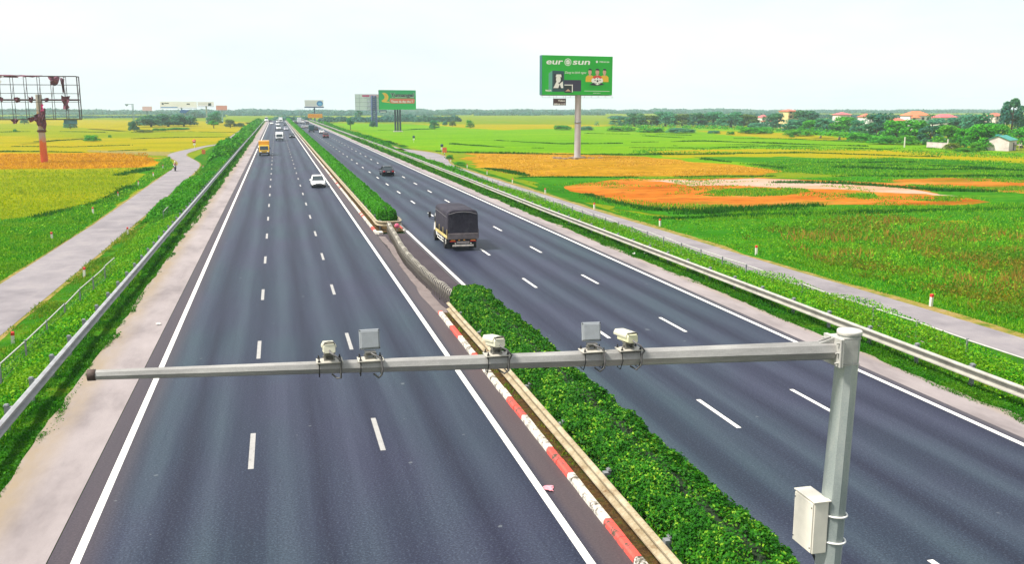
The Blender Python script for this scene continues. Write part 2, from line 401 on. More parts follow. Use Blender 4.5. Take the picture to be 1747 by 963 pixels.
def smooth_path(P, step=3):
    P = np.array(P, float); out = []
    for i in range(len(P)-1):
        p0, p1, p2, p3 = P[max(i-1, 0)], P[i], P[i+1], P[min(i+2, len(P)-1)]
        k = max(1, int(np.hypot(*(p2-p1)[:2])/step)); 
        lin = np.hypot(*(p2-p1)[:2]) > 35
        for j in range(k):
            t = j/k
            out.append(p1+(p2-p1)*t if lin else .5*((2*p1)+(-p0+p2)*t+(2*p0-5*p1+4*p2-p3)*t*t+(-p0+3*p1-3*p2+p3)*t**3))
    out.append(P[-1]); return np.array(out)
def ribbon(name, P, z, m, extra=0, rag=0, o=0):
    P = smooth_path(P, 1.5 if rag else 3); T = np.gradient(P[:, :2], axis=0); T /= np.linalg.norm(T, axis=1)[:, None]; Nn = np.stack([T[:, 1], -T[:, 0]], 1)
    rows = []
    for i, p in enumerate(P):
        a, b = p[2]+extra, p[2]+extra
        if rag: a += (float(fbm(i, 3, .13, o))-.4)*rag*2; b += (float(fbm(i, 9, .13, o+2))-.4)*rag*2
        rows.append([(p[0]-Nn[i][0]*a, p[1]-Nn[i][1]*a, z), (p[0], p[1], z), (p[0]+Nn[i][0]*b, p[1]+Nn[i][1]*b, z)])
    grid(name, rows, m)
ribbon('verge', LC, -1.512, VERGE, .25, .3); ribbon('service_road', LC, -1.5, LANE, 0, .07, 3)
ribbon('verge', RC, -1.512, VERGE, .55, .8, 5); ribbon('service_road', RC, -1.5, LANE, 0, .09, 7)
gpoly('verge', [(150, 256), (290, 259), (296, 262), (288, 266), (240, 264), (150, 259)], -1.506, VERGE, 4, .2)

# ---- fields
def field(name, c0, c1, c2, sc=.25, fine=2.5, stretch=(.35, 1, 1), fs=.5):
    n = N(name); a = n.noise(sc, 4, .65, stretch); b = n.noise(fine, 3, .75, (.6, 1, 1))
    c = n.ramp(a, [(.3, c0), (.5, c1), (.7, c2)])
    n.col(n.mix(n.ramp(b, [(.38, fs), (.6, 0.0)]), c, tuple(q*.45 for q in c0))); n.bump(b, .8, .15); return n.set(1, 0, 0)
def mud_mat():
    n = N('bare_clay'); a = n.noise(.10, 5, .65, (.4, 1, 1)); b = n.noise(.9, 4, .75, (.5, 1, 1)); g = n.noise(.055, 5, .7, (.45, 1, 1)); d = n.noise(.33, 4, .8, (.35, 1, 1))
    c = n.ramp(a, [(.3, (.20, .050, .006)), (.44, (.31, .088, .010)), (.57, (.37, .130, .018)), (.70, (.38, .20, .06)), (.8, (.38, .25, .14))])
    c = n.mix(n.ramp(b, [(.36, .55), (.52, 0.0)]), c, (.13, .035, .006)); c = n.mix(n.ramp(d, [(.64, 0.0), (.72, .8)]), c, (.07, .03, .01))
    c = n.mix(n.ramp(g, [(.50, 0.0), (.62, .9)]), c, (.075, .11, .008)); n.col(c); n.bump(b, .8, .15); return n.set(1, 0, 0)
F_ = dict(
    yellow=field('ripening_rice', (.18, .18, .003), (.25, .22, .004), (.30, .215, .004), .06),
    ripe=field('ripe_rice', (.30, .16, .003), (.36, .165, .003), (.40, .205, .006), .08),
    olive=field('young_rice', (.12, .17, .003), (.17, .20, .003), (.23, .22, .004), .07, 1.6),
    lime=field('green_rice', (.075, .20, .004), (.105, .235, .004), (.15, .25, .005), .05, 1.5),
    green=field('grass_field', (.018, .10, .005), (.032, .15, .007), (.075, .18, .008), .12, 1.2),
    dark=field('reed_field', (.012, .085, .004), (.03, .125, .005), (.08, .15, .006), .10, 1.0, (.2, 1, 1)),
    straw=field('straw_stubble', (.22, .12, .006), (.33, .17, .010), (.40, .22, .02), .22, 1.6, (.6, 1, 1), .6),
    mud=mud_mat(),
    sand=field('wet_sand', (.34, .17, .075), (.37, .25, .18), (.36, .28, .24), .16, 1.2, (.3, 1, 1), .3),
    marsh=field('marsh_weeds', (.045, .10, .004), (.10, .115, .006), (.04, .14, .005), .10, .9, (.6, 1, 1), .6))
FP = [  # name of the crop, outline
    ('yellow', [(-160, 206), (130, 204), (420, 208), (440, 212), (400, 236), (330, 256), (240, 262), (-160, 264)]),
    ('olive', [(-160, 212), (60, 211), (200, 224), (330, 224), (395, 226), (380, 234), (120, 236), (-160, 226)]),
    ('yellow', [(-160, 243), (60, 246), (180, 240), (300, 238), (352, 237), (322, 252), (240, 258), (100, 256), (-160, 257)]),
    ('ripe', [(-160, 262), (120, 261), (248, 261), (268, 275), (262, 283), (235, 286), (120, 288), (-160, 291)]),
    ('olive', [(-160, 291), (120, 288), (235, 287), (262, 290), (230, 312), (190, 338), (140, 352), (80, 368), (0, 376), (-160, 380)]),
    ('green', [(-160, 380), (0, 376), (80, 368), (140, 352), (190, 338), (230, 312), (262, 288), (280, 272), (292, 268), (296, 290), (270, 306), (218, 337), (150, 393), (10, 483), (-160, 600)]),
    ('yellow', [(-160, 392), (-20, 385), (48, 384), (54, 394), (40, 404), (10, 424), (-60, 455), (-160, 500)]),
    ('lime', [(560, 210), (800, 214), (1080, 216), (1330, 222), (1500, 240), (1747, 262), (1900, 272), (1900, 300), (1330, 292), (1070, 266), (790, 262), (745, 257), (700, 250), (640, 236), (600, 222)]),
    ('yellow', [(700, 212), (900, 212), (1050, 213), (1000, 218), (860, 222), (790, 218)]),
    ('yellow', [(1180, 222), (1340, 227), (1480, 238), (1400, 240), (1250, 232)]),
    ('yellow', [(1100, 258), (1250, 255), (1450, 254), (1600, 259), (1747, 268), (1900, 276), (1900, 290), (1700, 276), (1540, 269), (1330, 273), (1160, 270)]),
    ('straw', [(790, 262), (860, 260), (960, 261), (1070, 266), (1160, 272), (1270, 284), (1340, 291), (1300, 299), (1080, 301), (960, 301), (900, 301), (850, 293), (800, 280)]),
    ('dark', [(1270, 281), (1340, 274), (1500, 270), (1650, 274), (1900, 288), (1900, 303), (1600, 302), (1450, 299), (1340, 292)]),
    ('green', [(1180, 268), (1340, 267), (1500, 272), (1380, 279), (1270, 277)]),
    ('green', [(880, 303), (1080, 303), (1320, 303), (1560, 300), (1900, 304), (1900, 345), (1747, 350), (1560, 356), (1300, 363), (1160, 372), (1060, 358), (960, 336)]),
    ('mud', [(962, 320), (1000, 312), (1085, 305), (1290, 303), (1560, 313), (1600, 330), (1690, 345), (1660, 349), (1400, 350), (1300, 353), (1200, 359), (1100, 357), (1045, 345), (1000, 331)]),
    ('sand', [(1100, 309), (1150, 306.5), (1220, 306), (1290, 304.5), (1360, 307), (1480, 316), (1560, 324), (1640, 335), (1580, 331), (1500, 328), (1400, 322.5), (1330, 321), (1250, 316.5), (1180, 317.5), (1150, 313)]),
    ('mud', [(1500, 307), (1620, 303), (1760, 306), (1900, 312), (1900, 332), (1747, 330), (1650, 322), (1560, 314)]),
    ('dark', [(1150, 371), (1300, 361), (1450, 357), (1747, 347), (1900, 344), (1900, 358), (1747, 361), (1500, 364), (1300, 374), (1190, 378)]),
    ('green', [(1040, 356), (1160, 376), (1320, 372), (1560, 362), (1900, 356), (1900, 620), (1747, 576), (1600, 529), (1428, 484), (1300, 443), (1172, 405), (1090, 382)]),
    ('marsh', [(1330, 402), (1440, 384), (1560, 376), (1650, 388), (1780, 392), (1900, 400), (1900, 560), (1747, 535), (1620, 505), (1520, 470), (1420, 456), (1350, 432)]),
    ('straw', [(1600, 377), (1660, 376), (1662, 381), (1606, 383)]),
]
for k, (c, poly) in enumerate(FP): gpoly('field', poly, -1.548+.0012*k, F_[c], 2.0, .6)

# ================================================================== ROAD FURNITURE
STEEL = plain('galvanised_steel', (.33, .33, .335), .45, .25, .25, 1.2)
STEELD = plain('weathered_steel', (.22, .23, .24), .5, .3, .25, 3)
CREAM = plain('dusty_rail_paint', (.32, .305, .265), .5, .1, .22, 1.5)
MRAIL = N('weathered_median_rail'); _a = MRAIL.noise(1.3, 5, .7, src=MRAIL.obj()); _b = MRAIL.noise(14, 3, .7, src=MRAIL.obj())
MRAIL.col(MRAIL.ramp(MRAIL.math('ADD', MRAIL.math('MULTIPLY', _a, .7), MRAIL.math('MULTIPLY', _b, .3)), [(.34, (.13, .065, .025)), (.42, (.24, .185, .11)), (.55, (.34, .285, .19)), (.7, (.42, .37, .27))])); MRAIL = MRAIL.set(.6, .1, .3)
DARK = plain('dark_rubber', (.012, .012, .013), .7, 0, .2, 5)
WHITE = plain('white_enamel', (.72, .70, .66), .35, 0, .06, 4)
REDP = plain('red_paint', (.55, .03, .02), .45, 0, .15, 6)
BLACK = plain('black_plastic', (.02, .02, .022), .5, 0, .2, 6)
WB = [(0, -.205), (.04, -.20), (.125, -.165), (.125, -.125), (-.01, -.075), (-.01, .065), (.125, .125), (.125, .165), (.04, .20), (0, .205)]
def sweep_rail(mb, path, side, prof=WB, zc=.6):
    """a beam profile swept along a path in plan; side = +1 bulges to the right of travel"""
    P = [Vector((p[0], p[1], 0)) for p in path]; rings = []
    for i, p in enumerate(P):
        t = (P[min(i+1, len(P)-1)]-P[max(i-1, 0)]).normalized(); nn = Vector((t.y, -t.x, 0))*side
        z = zc+(path[i][2] if len(path[i]) > 2 else 0)
        outer = [(p.x+nn.x*d, p.y+nn.y*d, z+h) for d, h in prof]; inner = [(p.x+nn.x*(d-.006), p.y+nn.y*(d-.006), z+h) for d, h in prof[::-1]]
        rings.append(outer+inner)
    mb.ring(rings, smooth=False)
def guardrail(label, path, side, post_xy, mat, z0=0., group=None, zc=.6, post_off=.16):
    y0 = path[0][1]
    t = thing('guardrail', label, 'guardrail', (path[0][0], y0, 0), 0, group)
    L = [(p[0]-path[0][0], p[1]-y0) + tuple(p[2:]) for p in path]
    mb = MB(); sweep_rail(mb, L, side, zc=zc); mb.build('beam', mat, t)
    mb = MB(); d = Vector((0, 0, 0))
    for k, (x, y) in enumerate(post_xy):
        pb = MB(); 
        pb.box((0, 0, (zc+.12+z0-.35)/2+.12), (.11, .14, zc+.12-z0+.35)); pb.box((post_off*side*.55, 0, zc), (post_off, .17, .3)); pb.box((0, 0, zc+.20), (.15, .18, .02))
        pb.build('post', STEELD, t, (x-path[0][0], y-y0, 0))
        if k >= 98: break
    far = post_xy[99:]
    if far:
        mb = MB()
        for x, y in far: mb.box((x-path[0][0], y-y0, zc/2-.2), (.12, .14, zc+.5))
        mb.build('post', STEELD, t)['kind'] = 'stuff'
    return t
ys = [-6+3.08*i for i in range(0, 235)]
jl = lambda x, y: x+(float(vn(x, y, .05))-.5)*.10
guardrail('long grey steel guardrail along the left shoulder above a dark strip of grass', [(jl(-9.12, y), y, (float(vn(y, 1, .07))-.5)*.06) for y in list(range(-8, 200, 3))+list(range(200, YE, 12))], 1, [(-9.34, y) for y in ys if y < 700], STEEL, -.1, 'steel guardrails', .58)
guardrail('pale steel guardrail along the right shoulder between the grass strip and the weeds', [(jl(23.25, y) + min(1.0, max(0, (y-72))*.006), y, (float(vn(y, 4, .07))-.5)*.05) for y in list(range(-8, 200, 3))+list(range(200, YE, 12))], -1, [(23.5+min(1.0, max(0, (y-72))*.006), y) for y in ys if y < 700], CREAM, -.1, 'steel guardrails', .52)
guardrail('cream guardrail beside the near hedge and its red and white kerb', [(6.86+(float(vn(y, 7, .12))-.5)*.07, y, (float(vn(y, 3, .15))-.5)*.06) for y in np.arange(-8, 44.1, 1.5)], -1, [(7.12, y) for y in np.arange(-6, 44, 3.9)], MRAIL, .1, 'steel guardrails', .64)
guardrail('pale guardrail on the far side of the near hedge facing the right carriageway', [(8.86, y) for y in np.arange(-8, 43.1, 3)], 1, [(8.7, y) for y in np.arange(-6, 43, 3.9)], STEEL, .1, 'steel guardrails', .6)
wrap = [(6.9, y) for y in list(range(YE, 200, -12))+list(range(200, 79, -3))]+[(6.88, 78), (6.86, 76.6), (6.95, 75.9), (7.2, 75.55), (7.7, 75.45), (8.2, 75.5), (8.6, 75.75), (8.78, 76.4), (8.82, 77.5)]+[(8.84, y) for y in list(range(80, 200, 4))+list(range(200, YE, 12))]
guardrail('cream guardrail that wraps round the dark end of the far hedge', wrap, 1, [(7.08, y) for y in np.arange(76.3, 360, 3.9)]+[(8.66, y) for y in np.arange(76.5, 160, 3.9)], MRAIL, .1, 'steel guardrails', .66)

# ---- low mesh fences along the service roads
MESHF = plain('grey_mesh', (.12, .14, .14), .5, .3, .2, 3)
RAILW = plain('pale_fence_rail', (.42, .41, .37), .45, .2, .15, 2)
def mesh_fence(label, x, zg, y0, y1, h, bay, gaps=(), group='low mesh fences'):
    t = thing('mesh_fence', label, 'fence', (x, y0, zg), 0, group)
    nb = int((y1-y0)/bay)
    for i in range(nb):
        a = i*bay
        pb = MB(); pb.box((0, 0, h/2-.1), (.07, .07, h+.25)); pb.box((0, 0, h+.04), (.09, .09, .02)); pb.build('post', STEELD, t, (jl(0, a+y0), a, 0))
        if i in gaps: continue
        dz = random.uniform(-.05, .05); tilt = random.uniform(-.06, .06)
        mb = MB(); mb.tube([(tilt*.4, .08, h+dz), (tilt, bay-.1, h-dz*.6)], .035, 6); mb.tube([(0, .08, .18), (0, bay-.1, .18)], .02, 6); mb.build('rail', RAILW, t, (0, a, 0))
        mb = MB(); k = 0; yy = .14
        stp = .3
        while yy < bay-.1:
            mb.box((0, yy, h/2+.08), (.006, .006, h-.2)); yy += stp
        for z in np.arange(.35, h-.05, .3): mb.box((.008, bay/2, z), (.006, bay-.2, .006))
        mb.build('mesh_panel', MESHF, t, (0, a, 0))
    return t
mesh_fence('low grey mesh fence below the left guardrail in the nearer weeds', -11.75, -1.02, 27.5, 67.5, .98, 3.95)
mesh_fence('short stretch of low fence half hidden in weeds farther up the left bank', -11.9, -1.05, 97, 113, .95, 3.95)
mesh_fence('pale railed mesh fence between the right guardrail weeds and the right service road', 28.6, -1.2, 24, 165, 1.0, 3.4, (7, 15, 22, 31))

# ---- marker posts
MRK = plain('marker_white', (.62, .60, .50), .7, 0, .15, 7)
mk_post = MB(); mk_post.prism([(-.075, -.075), (.075, -.075), (.075, .075), (-.075, .075)], -.2, .55, 'z'); mk_post = mk_post.mesh('post'); mk_post.materials.append(MRK)
mk = MB(); mk.add([(-.08, -.08, .55), (.08, -.08, .55), (.08, .08, .55), (-.08, .08, .55), (-.08, -.08, .69), (.08, -.08, .69), (.08, .08, .69), (-.08, .08, .69), (-.05, -.05, .73), (.05, -.05, .73), (.05, .05, .73), (-.05, .05, .73)],
   [[0, 1, 5, 4], [1, 2, 6, 5], [2, 3, 7, 6], [3, 0, 4, 7], [4, 5, 9, 8], [5, 6, 10, 9], [6, 7, 11, 10], [7, 4, 8, 11], [8, 9, 10, 11], [3, 2, 1, 0]]); mk = mk.mesh('red_cap'); mk.materials.append(REDP)
ORD = ['nearest', 'second nearest', 'third nearest', 'fourth nearest', 'fifth nearest', 'sixth nearest', 'seventh nearest', 'eighth nearest', 'ninth nearest']
def markers(px, where, group, z=-1.5):
    for i, (x, y) in enumerate(px):
        p = gp(x, y, z)
        t = thing('marker_post', f'{ORD[i]} red-capped white marker post {where}', 'marker post', tuple(p), random.uniform(-.2, .2), group)
        t.rotation_euler[0] = random.uniform(-.05, .05); t.rotation_euler[1] = random.uniform(-.06, .06)
        for nm, me in (('post', mk_post), ('red_cap', mk)): link(nm, me, t)
markers([(89, 410), (159, 365), (202, 337), (236, 317), (262, 301.5), (278, 287.5)], 'on the field side of the left service road', 'marker posts on the field side of the left lane')
markers([(22.5, 591), (144, 474), (218, 401.5), (266, 361.5), (299, 334.5), (324, 308.5), (347, 289)], 'on the highway side of the left service road', 'marker posts on the highway side of the left lane')
markers([(1588, 522.5), (1290, 434.5), (1126, 386), (1014, 357), (930.5, 330.5), (874, 312.5), (831, 297.5), (797, 286.5), (769, 276.5)], 'on the field side of the right service road', 'marker posts along the right lane')

# ---- hedges
HEDGE = leafy('hedge_leaf', [(.007, .058, .003), (.013, .10, .004), (.023, .145, .005), (.038, .185, .006), (.06, .23, .008), (.30, .48, .03)], [(.008, .065, .003), (.024, .15, .005)], 1.4, trans=.3)
HEDGEF = leafy('far_hedge_leaf', [(0.021, 0.149, 0.0039), (0.032, 0.203, 0.0044), (0.052, 0.257, 0.0055), (0.069, 0.284, 0.0066)], None)
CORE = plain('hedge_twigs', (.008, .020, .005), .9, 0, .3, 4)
def hedge_shape(a, y, top, xl, xr, seed=0):
    """a: 0..1 across the rounded hedge section -> point and outward normal"""
    th = math.pi*(1-a); xc = (xl+xr)/2; hw = (xr-xl)/2
    sx = np.sign(np.cos(th))*np.abs(np.cos(th))**.55; sz = np.sin(th)**.5
    lump = 1+.16*(vn(a*4, y, .8, seed)-.5)+.14*(vn(a*6, y, 2.1, seed+1)-.5)
    return np.stack([xc+hw*sx*lump, y, .15+top*sz*lump], 1), np.stack([sx, np.zeros_like(a), sz*1.0], 1)
def hedge(label, y0, y1, top, xl, xr, n, size, m, zones=1, seed=0, ends=True):
    o = []
    a = RNG.random(n); y = y0+(y1-y0)*RNG.random(n) if zones == 1 else y0*(y1/y0)**RNG.random(n)
    P, Nn = hedge_shape(a, y, top, xl, xr, seed)
    pk = (.5*vn(a*9, y, 2.6, seed+7)+.5*vn(a*15, y, 5.2, seed+9)-.5)*.26 if zones == 1 else 0
    inw = RNG.random(n)**2*.16; P = P-Nn*(inw-pk)[:, None] if zones == 1 else P-Nn*inw[:, None]
    s = size if zones == 1 else np.maximum(size, size*(y/y0)**.9)
    Q = [leaves(P, s, Nn+np.array([0, 0, .25]), .9, .55)]
    for ye, dr in ((y0, -1), (y1, 1)):
        k = int(n*.05) if zones == 1 else 2500
        a2 = RNG.random(k); r = np.sqrt(RNG.random(k)); P2, _ = hedge_shape(a2, np.full(k, ye), top, xl, xr, seed)
        c = np.array([(xl+xr)/2, ye, .5]); P2 = c+(P2-c)*r[:, None]; P2[:, 1] += dr*(.35*(1-r**2))+RNG.normal(size=k)*.05
        if dr > 0 and zones != 1: continue
        Q.append(leaves(P2, size, np.tile([0, dr, .2], (k, 1)), .9, .55))
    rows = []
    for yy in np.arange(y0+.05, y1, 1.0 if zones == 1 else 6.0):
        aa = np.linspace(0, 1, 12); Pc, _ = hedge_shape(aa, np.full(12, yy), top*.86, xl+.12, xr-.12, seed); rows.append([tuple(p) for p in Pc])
    t = thing('hedge', label, 'hedge', ((xl+xr)/2, y0, 0), 0, 'clipped hedges in the median')
    off = np.array([(xl+xr)/2, y0, 0])
    ngons('foliage', np.concatenate(Q)-off, 4, m, t)
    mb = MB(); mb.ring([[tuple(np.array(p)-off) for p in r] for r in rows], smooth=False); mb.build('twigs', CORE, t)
    return t
hedge('near clipped green hedge with yellowish new shoots under the camera arm', 9, 43.9, 1.30, 7.05, 8.86, 150000, .046, HEDGE, 1, 2)
hedge('far long green hedge with a dark rounded end beyond the median opening', 78.6, YE, 1.42, 7.1, 8.75, 90000, .085, HEDGEF, 2, 5)

# ---- the folding steel barrier closing the median opening
def bar_path(y):   # plan of the barrier: gently snaking between the hedge ends
    return np.interp(y, [44, 46, 49, 53, 58, 63, 68, 72, 75.3], [7.60, 7.45, 7.22, 7.05, 6.98, 7.1, 7.35, 7.5, 7.7])
bt = thing('folding_barrier', 'snaking silver folding barrier of steel hoops across the median opening', 'folding barrier', (7.4, 44, 0))
HOOP = N('zinc_hoop_shaded'); HOOP.col(HOOP.ramp(HOOP.math('ADD', HOOP.sep(HOOP.obj())[2], HOOP.math('MULTIPLY', HOOP.noise(6, 3, .6, src=HOOP.obj()), .25)), [(.60, (.085, .072, .058)), (.76, (.24, .215, .17)), (.9, (.52, .48, .40))])); HOOP = HOOP.set(.5, .2, .4)  # shading painted in by height: dark dirty legs, pale tops
yh = [44.3+.365*i+.0*i for i in range(85)]
top = []
for i, y in enumerate(yh):
    x = float(bar_path(y)); h = .88+.05*math.sin(i*.9)*(.3+.7*random.random()); w = .165
    lean = random.uniform(-.03, .03)
    pts = [(-w, 0, .02), (-w, lean*.5, h*.62), (-w*.86, lean, h*.88), (-w*.45, lean, h), (w*.45, lean, h), (w*.86, lean, h*.88), (w, lean*.5, h*.62), (w, 0, .02)]
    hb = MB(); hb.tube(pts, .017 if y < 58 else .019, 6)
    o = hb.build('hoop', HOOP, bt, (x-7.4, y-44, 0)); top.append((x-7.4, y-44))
lb = MB(); lb2 = MB(); LINKM = plain('link_dark', (.10, .09, .08), .6, .2, .2, 5)
for i in range(len(top)-1):
    a, b = top[i], top[i+1]
    for z0, z1 in ((.2, .5), (.5, .2), (.5, .8), (.8, .5)):
        for l_, sx in ((lb, -.16), (lb2, .16)): l_.tube([(a[0]+sx, a[1], z0), (b[0]+sx, b[1], z1)], .009, 4, cap=False)
lb.build('scissor_links', LINKM, bt); lb2.build('scissor_links', LINKM, bt)
fb = MB()
for i in range(0, len(top), 9):
    for sx in (-.165, .165): fb = MB(); fb.tube([(top[i][0]+sx-.02, top[i][1], .05), (top[i][0]+sx+.02, top[i][1], .05)], .05, 8); fb.build('castor', DARK, bt)
p = gp(677.5, 396.5, 0)
t = thing('warning_lamp', 'small round pink warning lamp on a short post beside the hedge end', 'lamp', tuple(p))
mb = MB(); mb.tube([(0, 0, 0), (0, 0, .35)], .04, 8); mb.build('post', STEELD, t)
mb = MB(); mb.lathe([(.02, -.08), (.16, -.07), (.2, -.02), (.2, .02), (.16, .07), (.02, .08)], 14, Matrix.Translation((0, 0, .52)), axis='y'); mb.build('lens', plain('pink_lens', (.62, .10, .18), .3), t)

# ================================================================== THE CAMERA MAST
MY = 12.8
POLEM = N('mast_zinc'); a = POLEM.noise(1.2, 5, .65, (1, 1, .35), POLEM.obj()); b = POLEM.noise(40, 2, .7, src=POLEM.obj()); f = POLEM.math('ADD', POLEM.math('MULTIPLY', a, .75), POLEM.math('MULTIPLY', b, .25))
POLEM.col(POLEM.ramp(f, [(.3, (.20, .235, .23)), (.5, (.30, .335, .32)), (.7, (.42, .43, .40))])); POLEM = POLEM.set(.5, .3, .4)
ARMM = N('arm_zinc'); a = ARMM.noise(2, 5, .7, (.25, 1, 1), ARMM.obj()); b = ARMM.noise(60, 2, .7, src=ARMM.obj()); f = ARMM.math('ADD', ARMM.math('MULTIPLY', a, .8), ARMM.math('MULTIPLY', b, .2))
ARMM.col(ARMM.ramp(f, [(.3, (.17, .165, .155)), (.5, (.29, .28, .265)), (.68, (.44, .425, .395))])); ARMM = ARMM.set(.45, .3, .4)
mast = thing('camera_mast', 'tall grey traffic mast with a long arm reaching across the road', 'mast', (8.0, MY, .1))
mb = MB(); mb.ring([[(xo+r*math.cos(math.pi/5*k+.2), r*math.sin(math.pi/5*k+.2), z) for k in range(10)] for xo, r, z in ((-.18, .232, 0), (0, .178, 6.33))], smooth=False); mb.build('pole', POLEM, mast)
mb = MB(); mb.box((-.18, 0, .015), (.62, .62, .03), bev=.008)
for k in range(8):
    ca = math.cos(math.pi/4*k+.39); sa = math.sin(math.pi/4*k+.39); mb.lathe([(.03, .03), (.03, .07), (.012, .07), (.012, .12)], 6, Matrix.Translation((ca*.27-.18, sa*.27, 0)), smooth=False)
mb.build('base_plate', STEELD, mast)
mb = MB(); mb.lathe([(.176, 6.28), (.197, 6.285), (.197, 6.34), (.19, 6.352), (.02, 6.366)], 24); mb.build('cap', plain('cap_zinc', (.50, .48, .44), .5, .2, .15, 4), mast)
az0, az1 = 6.035, 6.395      # arm axis heights above the base, root and tip
AR0, AR1 = -.30, -11.25
def arm_at(x):               # x in the world -> height of the arm axis
    k = (x-8-AR0)/(AR1-AR0); return .1+az0+(az1-az0)*k, .158+(.068-.158)*k
mb = MB(); rings = []
for x, z, r in ((AR0, az0, .158), (AR1, az1, .068)):
    rings.append([(x, r*math.cos(math.pi/4*k), z+r*math.sin(math.pi/4*k)) for k in range(8)])
mb.ring(rings, smooth=False); mb.build('arm', ARMM, mast)
mb = MB(); mb.lathe([(.07, AR1-.05), (.078, AR1-.045), (.078, AR1+.05), (.07, AR1+.055)], 12, Matrix.Translation((0, 0, az1)), axis='x'); mb.build('end_cap', plain('rusty_cap', (.055, .035, .028), .7, 0, .3, 12), mast)
mb = MB()
mb.box((-.255, 0, az0), (.03, .5, .46), bev=.006); mb.box((-.29, 0, az0), (.03, .5, .46), bev=.006)
for s in (-1, 1):
    mb.box((-.10, .17*s, az0+.0), (.30, .02, .40)); mb.prism([(-.31, az0+.158), (-.31, az0+.22), (-.62, az0+.13)], s*.05-.008, s*.05+.008)
    for zz in (-.16, 0, .16): mb.tube([(-.36, .2*s, az0+zz), (-.2, .2*s, az0+zz)], .016, 6)
mb.box((-.08, 0, az0+.215), (.36, .36, .018)); mb.box((-.08, 0, az0-.215), (.36, .36, .018))
mb.build('flange', plain('flange_zinc', (.40, .39, .36), .5, .25, .2, 5), mast)

CAB = plain('cabinet_cream', (.60, .565, .48), .5, 0, .08, 3)
ct = thing('control_cabinet', 'cream steel control cabinet strapped to the side of the mast', 'cabinet', (7.60, MY+.13, 2.72))
cw, cd, chh = .26, .58, .90
mb = MB(); mb.box((0, 0, chh/2), (cw, cd, chh), bev=.012); mb.box((.0, 0, chh+.012), (cw+.05, cd+.05, .022), bev=.006); mb.build('box', CAB, ct)
mb = MB(); mb.box((-cw/2-.014, 0, chh/2), (.026, cd-.03, chh-.04), bev=.006); d_ = mb.build('door', CAB, ct)
for y in (-.25, .25):
    for z in (.1, chh-.1): mb = MB(); mb.lathe([(.012, -.035), (.012, -.026), (.004, -.026)], 8, Matrix.Translation((-cw/2, y, z)), axis='x'); mb.build('screw', BLACK, d_)
for z in (.16, .62):
    r = .205; mb = MB(); cx_ = 7.92-7.60
    mb.tube([(cx_+.222*math.cos(a), -.13+.222*math.sin(a), z-.02*math.cos(a)) for a in np.linspace(-math.pi*.92, math.pi*.92, 28)], .017, 6); mb.build('strap', WHITE, ct)
    mb = MB(); mb.box((.17, 0, z+.03), (.10, .10, .03)); mb.box((.17, -.17, z+.03), (.12, .02, .025)); mb.build('bracket', BLACK, ct)
mb = MB(); mb.tube([(.05, .05, .0), (.06, .05, -.12), (.12, .05, -.2), (.17, .0, -.35), (.17, .0, -1.2)], .022, 8); mb.build('cable', BLACK, ct)

CAMW = plain('camera_white', (.46, .445, .35), .4, 0, .07, 8)
CAMY = plain('camera_yellowed', (.48, .47, .31), .45, 0, .07, 8)
RADAR = plain('radar_grey', (.22, .235, .25), .5, 0, .10, 10)
CON = plain('conduit_grey', (.10, .095, .095), .6, 0, .2, 20)
def base_plate(t, r, turn=0):
    """plate with studs clamped on the arm; z=0 is the arm's top"""
    M = Matrix.Rotation(turn, 4, 'Z')
    mb = MB(); mb.box((0, -.02, .012), (.36, .26, .016), M, bev=.003); mb.build('mounting_plate', plain('plate_white', (.40, .375, .32), .5, .1, .1, 6), t)
    for sx in (-1, 1):
        mb = MB()
        for sy in (-1, 1):
            mb.tube([M @ Vector((.145*sx, -.02+.1*sy, -.02)), M @ Vector((.145*sx, -.02+.1*sy, .07))], .010, 6); mb.tube([M @ Vector((.145*sx, -.02+.1*sy, .02)), M @ Vector((.145*sx, -.02+.1*sy, .038))], .019, 6)
        pts = [M @ Vector((.145*sx, -.12, .0)), M @ Vector((.145*sx, -r*1.05-.03, -r)), M @ Vector((.145*sx, -r*.5, -2*r-.02)), M @ Vector((.145*sx, r*.5, -2*r-.02)), M @ Vector((.145*sx, r*1.05+.01, -r)), M @ Vector((.145*sx, .08, .0))]
        mb.tube(pts, .008, 5); mb.build('clamp_bolt', BLACK, t)
def stalk(t, turn, h, two=True):
    M = Matrix.Rotation(turn, 4, 'Z'); mb = MB()
    mb.box((0, 0, .03), (.15, .12, .02), M); mb.box((-.055, 0, h/2+.02), (.022, .10, h), M); mb.box((.055, 0, h/2+.02), (.022, .10, h), M); mb.tube([M @ Vector((-.09, 0, h*.8)), M @ Vector((.09, 0, h*.8))], .016, 8)
    mb.box((0, 0, h+.02), (.15, .13, .02), M); mb.build('bracket', plain('bracket_zinc', (.16, .155, .14), .5, .3, .2, 8), t)
